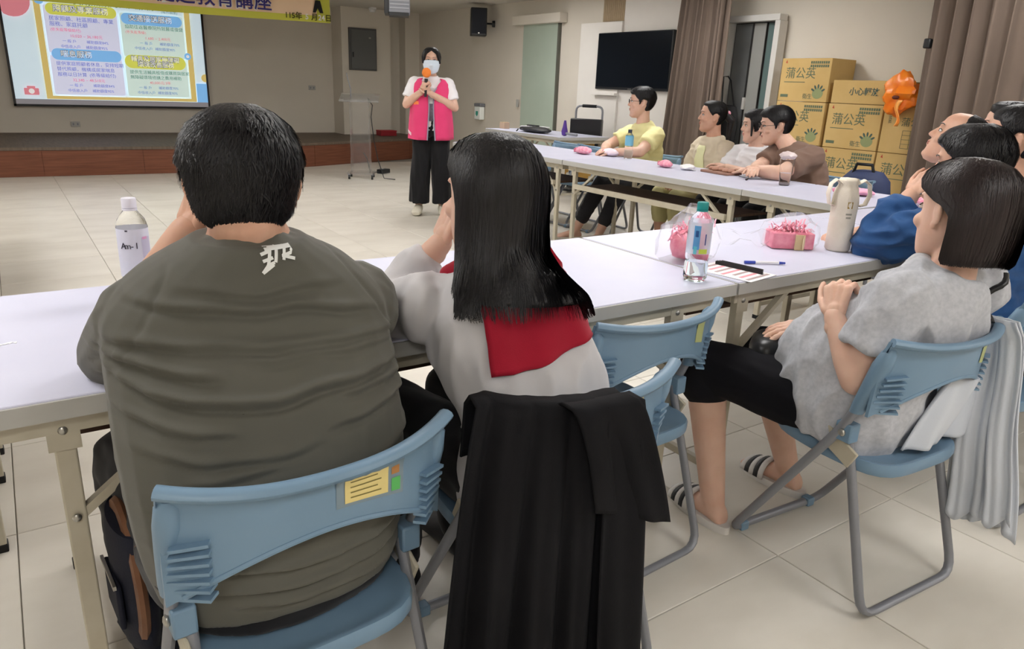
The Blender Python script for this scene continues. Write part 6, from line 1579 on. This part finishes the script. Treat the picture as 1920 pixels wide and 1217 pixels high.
M_polo = mat('white_polo', S2L(238, 236, 240), 0.8, 0.2); M_vest = mat('pink_vest', S2L(232, 72, 126), 0.7, 0.25, sheen=0.15, col2=S2L(224, 62, 116), nscale=5)
mb = MB(); mb.rings(torso(p, 0.012, t0=-0.12))
for s_ in 'LR': arm_chain(mb, p, s_, 0.012, 0.70, 0.012)
for s_ in 'LR': mb.capsule(J['nk']*0.8+J['s'+s_]*0.2+np.array((0, 0, -0.03)), J['s'+s_], 0.042, 0.06)
cloth(p, 'polo_shirt', mb, M_polo, 0.008, 4, 0.003)
# open vest shell
def vest():
    G = []; W = p.W
    for t in np.concatenate([np.linspace(-0.42, 1.3, 16), np.linspace(1.4, 1.86, 7)]):
        c, r, f_, tg = frame(p, t)
        T_a = [-0.45, 0, 0.5, 1.0, 1.35, 1.6, 1.78, 1.9]; hw = np.interp(t, T_a, [0.215, 0.21, 0.195, 0.190, 0.190, 0.182, 0.148, 0.088]); hd = np.interp(t, T_a, [0.155, 0.15, 0.142, 0.138, 0.125, 0.105, 0.092, 0.082])
        g0 = np.interp(t, [-0.45, 0.6, 1.2, 1.6, 1.9], [0.17, 0.10, 0.14, 0.38, 0.85]); row = []
        for k in range(49):
            a = PI/2+g0+(2*PI-2*g0)*k/48; ca, sa = math.cos(a), math.sin(a); e = 2.4; q = 1/((abs(ca)**e+abs(sa)**e)**(1/e))
            fold = 0.006*math.sin(9*a+t*2)*(1 if t < 1 else 0.4)
            row.append(c+r*(hw+fold)*q*ca+f_*(hd+fold)*q*sa-p.base)
        G.append(row)
    return G
vg = vest(); ob = MB().grid(vg).build('vest', M_vest, p.root, solid=0.006, angle=3)
M_orangep = mat('vest_orange_print', S2L(250, 140, 80), 0.6); M_trimw = mat('vest_reflective', S2L(236, 200, 214), 0.6); M_trimg = mat('vest_zip', S2L(150, 150, 170), 0.5)
Vg = np.array(vg); nrm_out = lambda i, j: norm((Vg[i, j]+p.base-frame(p, 0.5)[0])*np.array((1, 1, 0)))
for jj in (0, 48): MB().tube([Vg[i, jj]+nrm_out(i, jj)*0.004 for i in range(0, 17)], 0.006, 6).build('zip_edge', M_trimg, ob)
MB().grid([[Vg[i, j]+nrm_out(i, j)*0.006 for j in range(37, 46)] for i in (0, 1)]).build('hem_trim', M_vest, ob)
MB().grid([[Vg[2, j]+nrm_out(2, j)*0.006+np.array((0, 0, 0.012*(38-j)+s_)) for s_ in (0, 0.03)] for j in range(34, 42)]).build('reflective_strip', M_trimw, ob)
MB().grid([[Vg[10, j]+nrm_out(10, j)*0.006+np.array((0, 0, s_)) for s_ in (-0.015, 0.015)] for j in (42, 43, 44)]).build('orange_print', M_orangep, ob)
# polo collar
for sx in (-1, 1):
    G = []
    for i in range(9):
        a = i/8*1.9+0.25; c = J['nk']; ca, sa = math.sin(a)*sx, math.cos(a)
        G.append([c+rvec*ca*(0.062+0.03*w_)+fvec*sa*(0.060+0.034*w_)+np.array((0, 0, 0.012-0.05*w_-(0.03*(1-i/8))*w_-0.012*(1-i/8)))-p.base for w_ in (0, 0.5, 1)])
    MB().grid(G).build('polo_collar', M_polo, p.root, solid=0.003)
# grey print on the shirt front
G = [[p.J['waist']+rvec*x+fvec*(0.125+0.012*(0 if abs(x) < 0.02 else -0.3))+np.array((0, 0, z))-p.base for z in (-0.09, 0.0, 0.07)] for x in (-0.05, -0.02, 0.01, 0.04)]
MB().grid(G).build('shirt_panel', mat('grey_print', S2L(128, 122, 134), 0.8, col2=S2L(104, 98, 112), nscale=40), p.root, solid=0.003)
# trousers: wide legs
mb = MB(); mb.rings(torso(p, 0.012, t0=-0.32, t1=0.35))
for s_ in 'LR':
    H, K, A = J['h'+s_], J['k'+s_], J['a'+s_]
    mb.capsule(H, lerp(H, K, 0.5), 0.098, 0.092, 16); mb.tube([lerp(H, K, 0.3), K, lerp(K, A, 0.9)], [0.095, 0.093, 0.098], 18)
mb_t = cloth(p, 'trousers', mb, M_blk, 0.009, 4, 0.008, 7, st=(2.2, 2.2, 0.5))
for s_ in 'LR': cloth(p, 'shoe', foot(MB(), p, s_, 1.08, shoe=0.006), mat('pale_shoe', S2L(206, 200, 184), 0.7), 0.006, 2, 0)
# mask
G = []
for i in range(21):
    th = -1.25+2.5*i/20; row = []
    for j in range(11):
        z = 0.012-0.122*j/10*(1-0.22*(abs(th)/1.25)**2)-0.012*(abs(th)/1.25)**2; q = headpt(th, max(z, -0.112), 0.012); q[1] += 0.022*math.exp(-(th/0.5)**2)*math.sin(PI*j/10); q[1] += 0.004*math.sin(j*1.9)*math.exp(-(th/0.8)**2); row.append(hx(p, q)-p.base)
    G.append(row)
mk = MB().grid(G).build('face_mask', mat('mask_blue_white', S2L(214, 228, 242), 0.8), p.root, solid=0.002)
for sx in (-1, 1): MB().tube([G[0 if sx < 0 else 20][2], hx(p, (sx*0.083, -0.01, 0.01))-p.base, hx(p, (sx*0.082, -0.02, -0.02))-p.base, G[0 if sx < 0 else 20][8]], 0.0015, 6).build('ear_loop', M_white, mk)
short_hair(p, M_hair, T=0.012, strands=800, low=[0.098, 0.060, 0.010, -0.01, -0.03, -0.02, -0.02, -0.05, -0.07, -0.075])
tl = MB()
for sx in (-1, 1): MB().capsule(hx(p, (sx*0.05, 0.078, 0.085))-p.base, hx(p, (sx*0.078, 0.045, -0.012))-p.base, 0.014, 0.010).build('side_fringe', M_hair, p.root)
tl = MB().capsule(hx(p, (0, -0.10, 0.0))-p.base, hx(p, (0, -0.11, -0.10))-p.base, 0.03, 0.02); tl.build('ponytail', M_hair, p.root)
mc = thing('microphone', 'orange foam topped microphone held by the presenter', 'microphone', tuple(mic0))
MB().tube([(0, 0, 0), tuple((mic1-mic0)*0.75)], [0.012, 0.017], 12).build('mic_handle', M_black, mc)
MB().ell(tuple(mic1-mic0), (0.042, 0.042, 0.045), nu=20, nv=14).build('foam_windscreen', mat('orange_foam', S2L(246, 138, 60), 0.9, bump=0.3, bscale=200), mc)

bpy.data.scenes.remove(WORK)
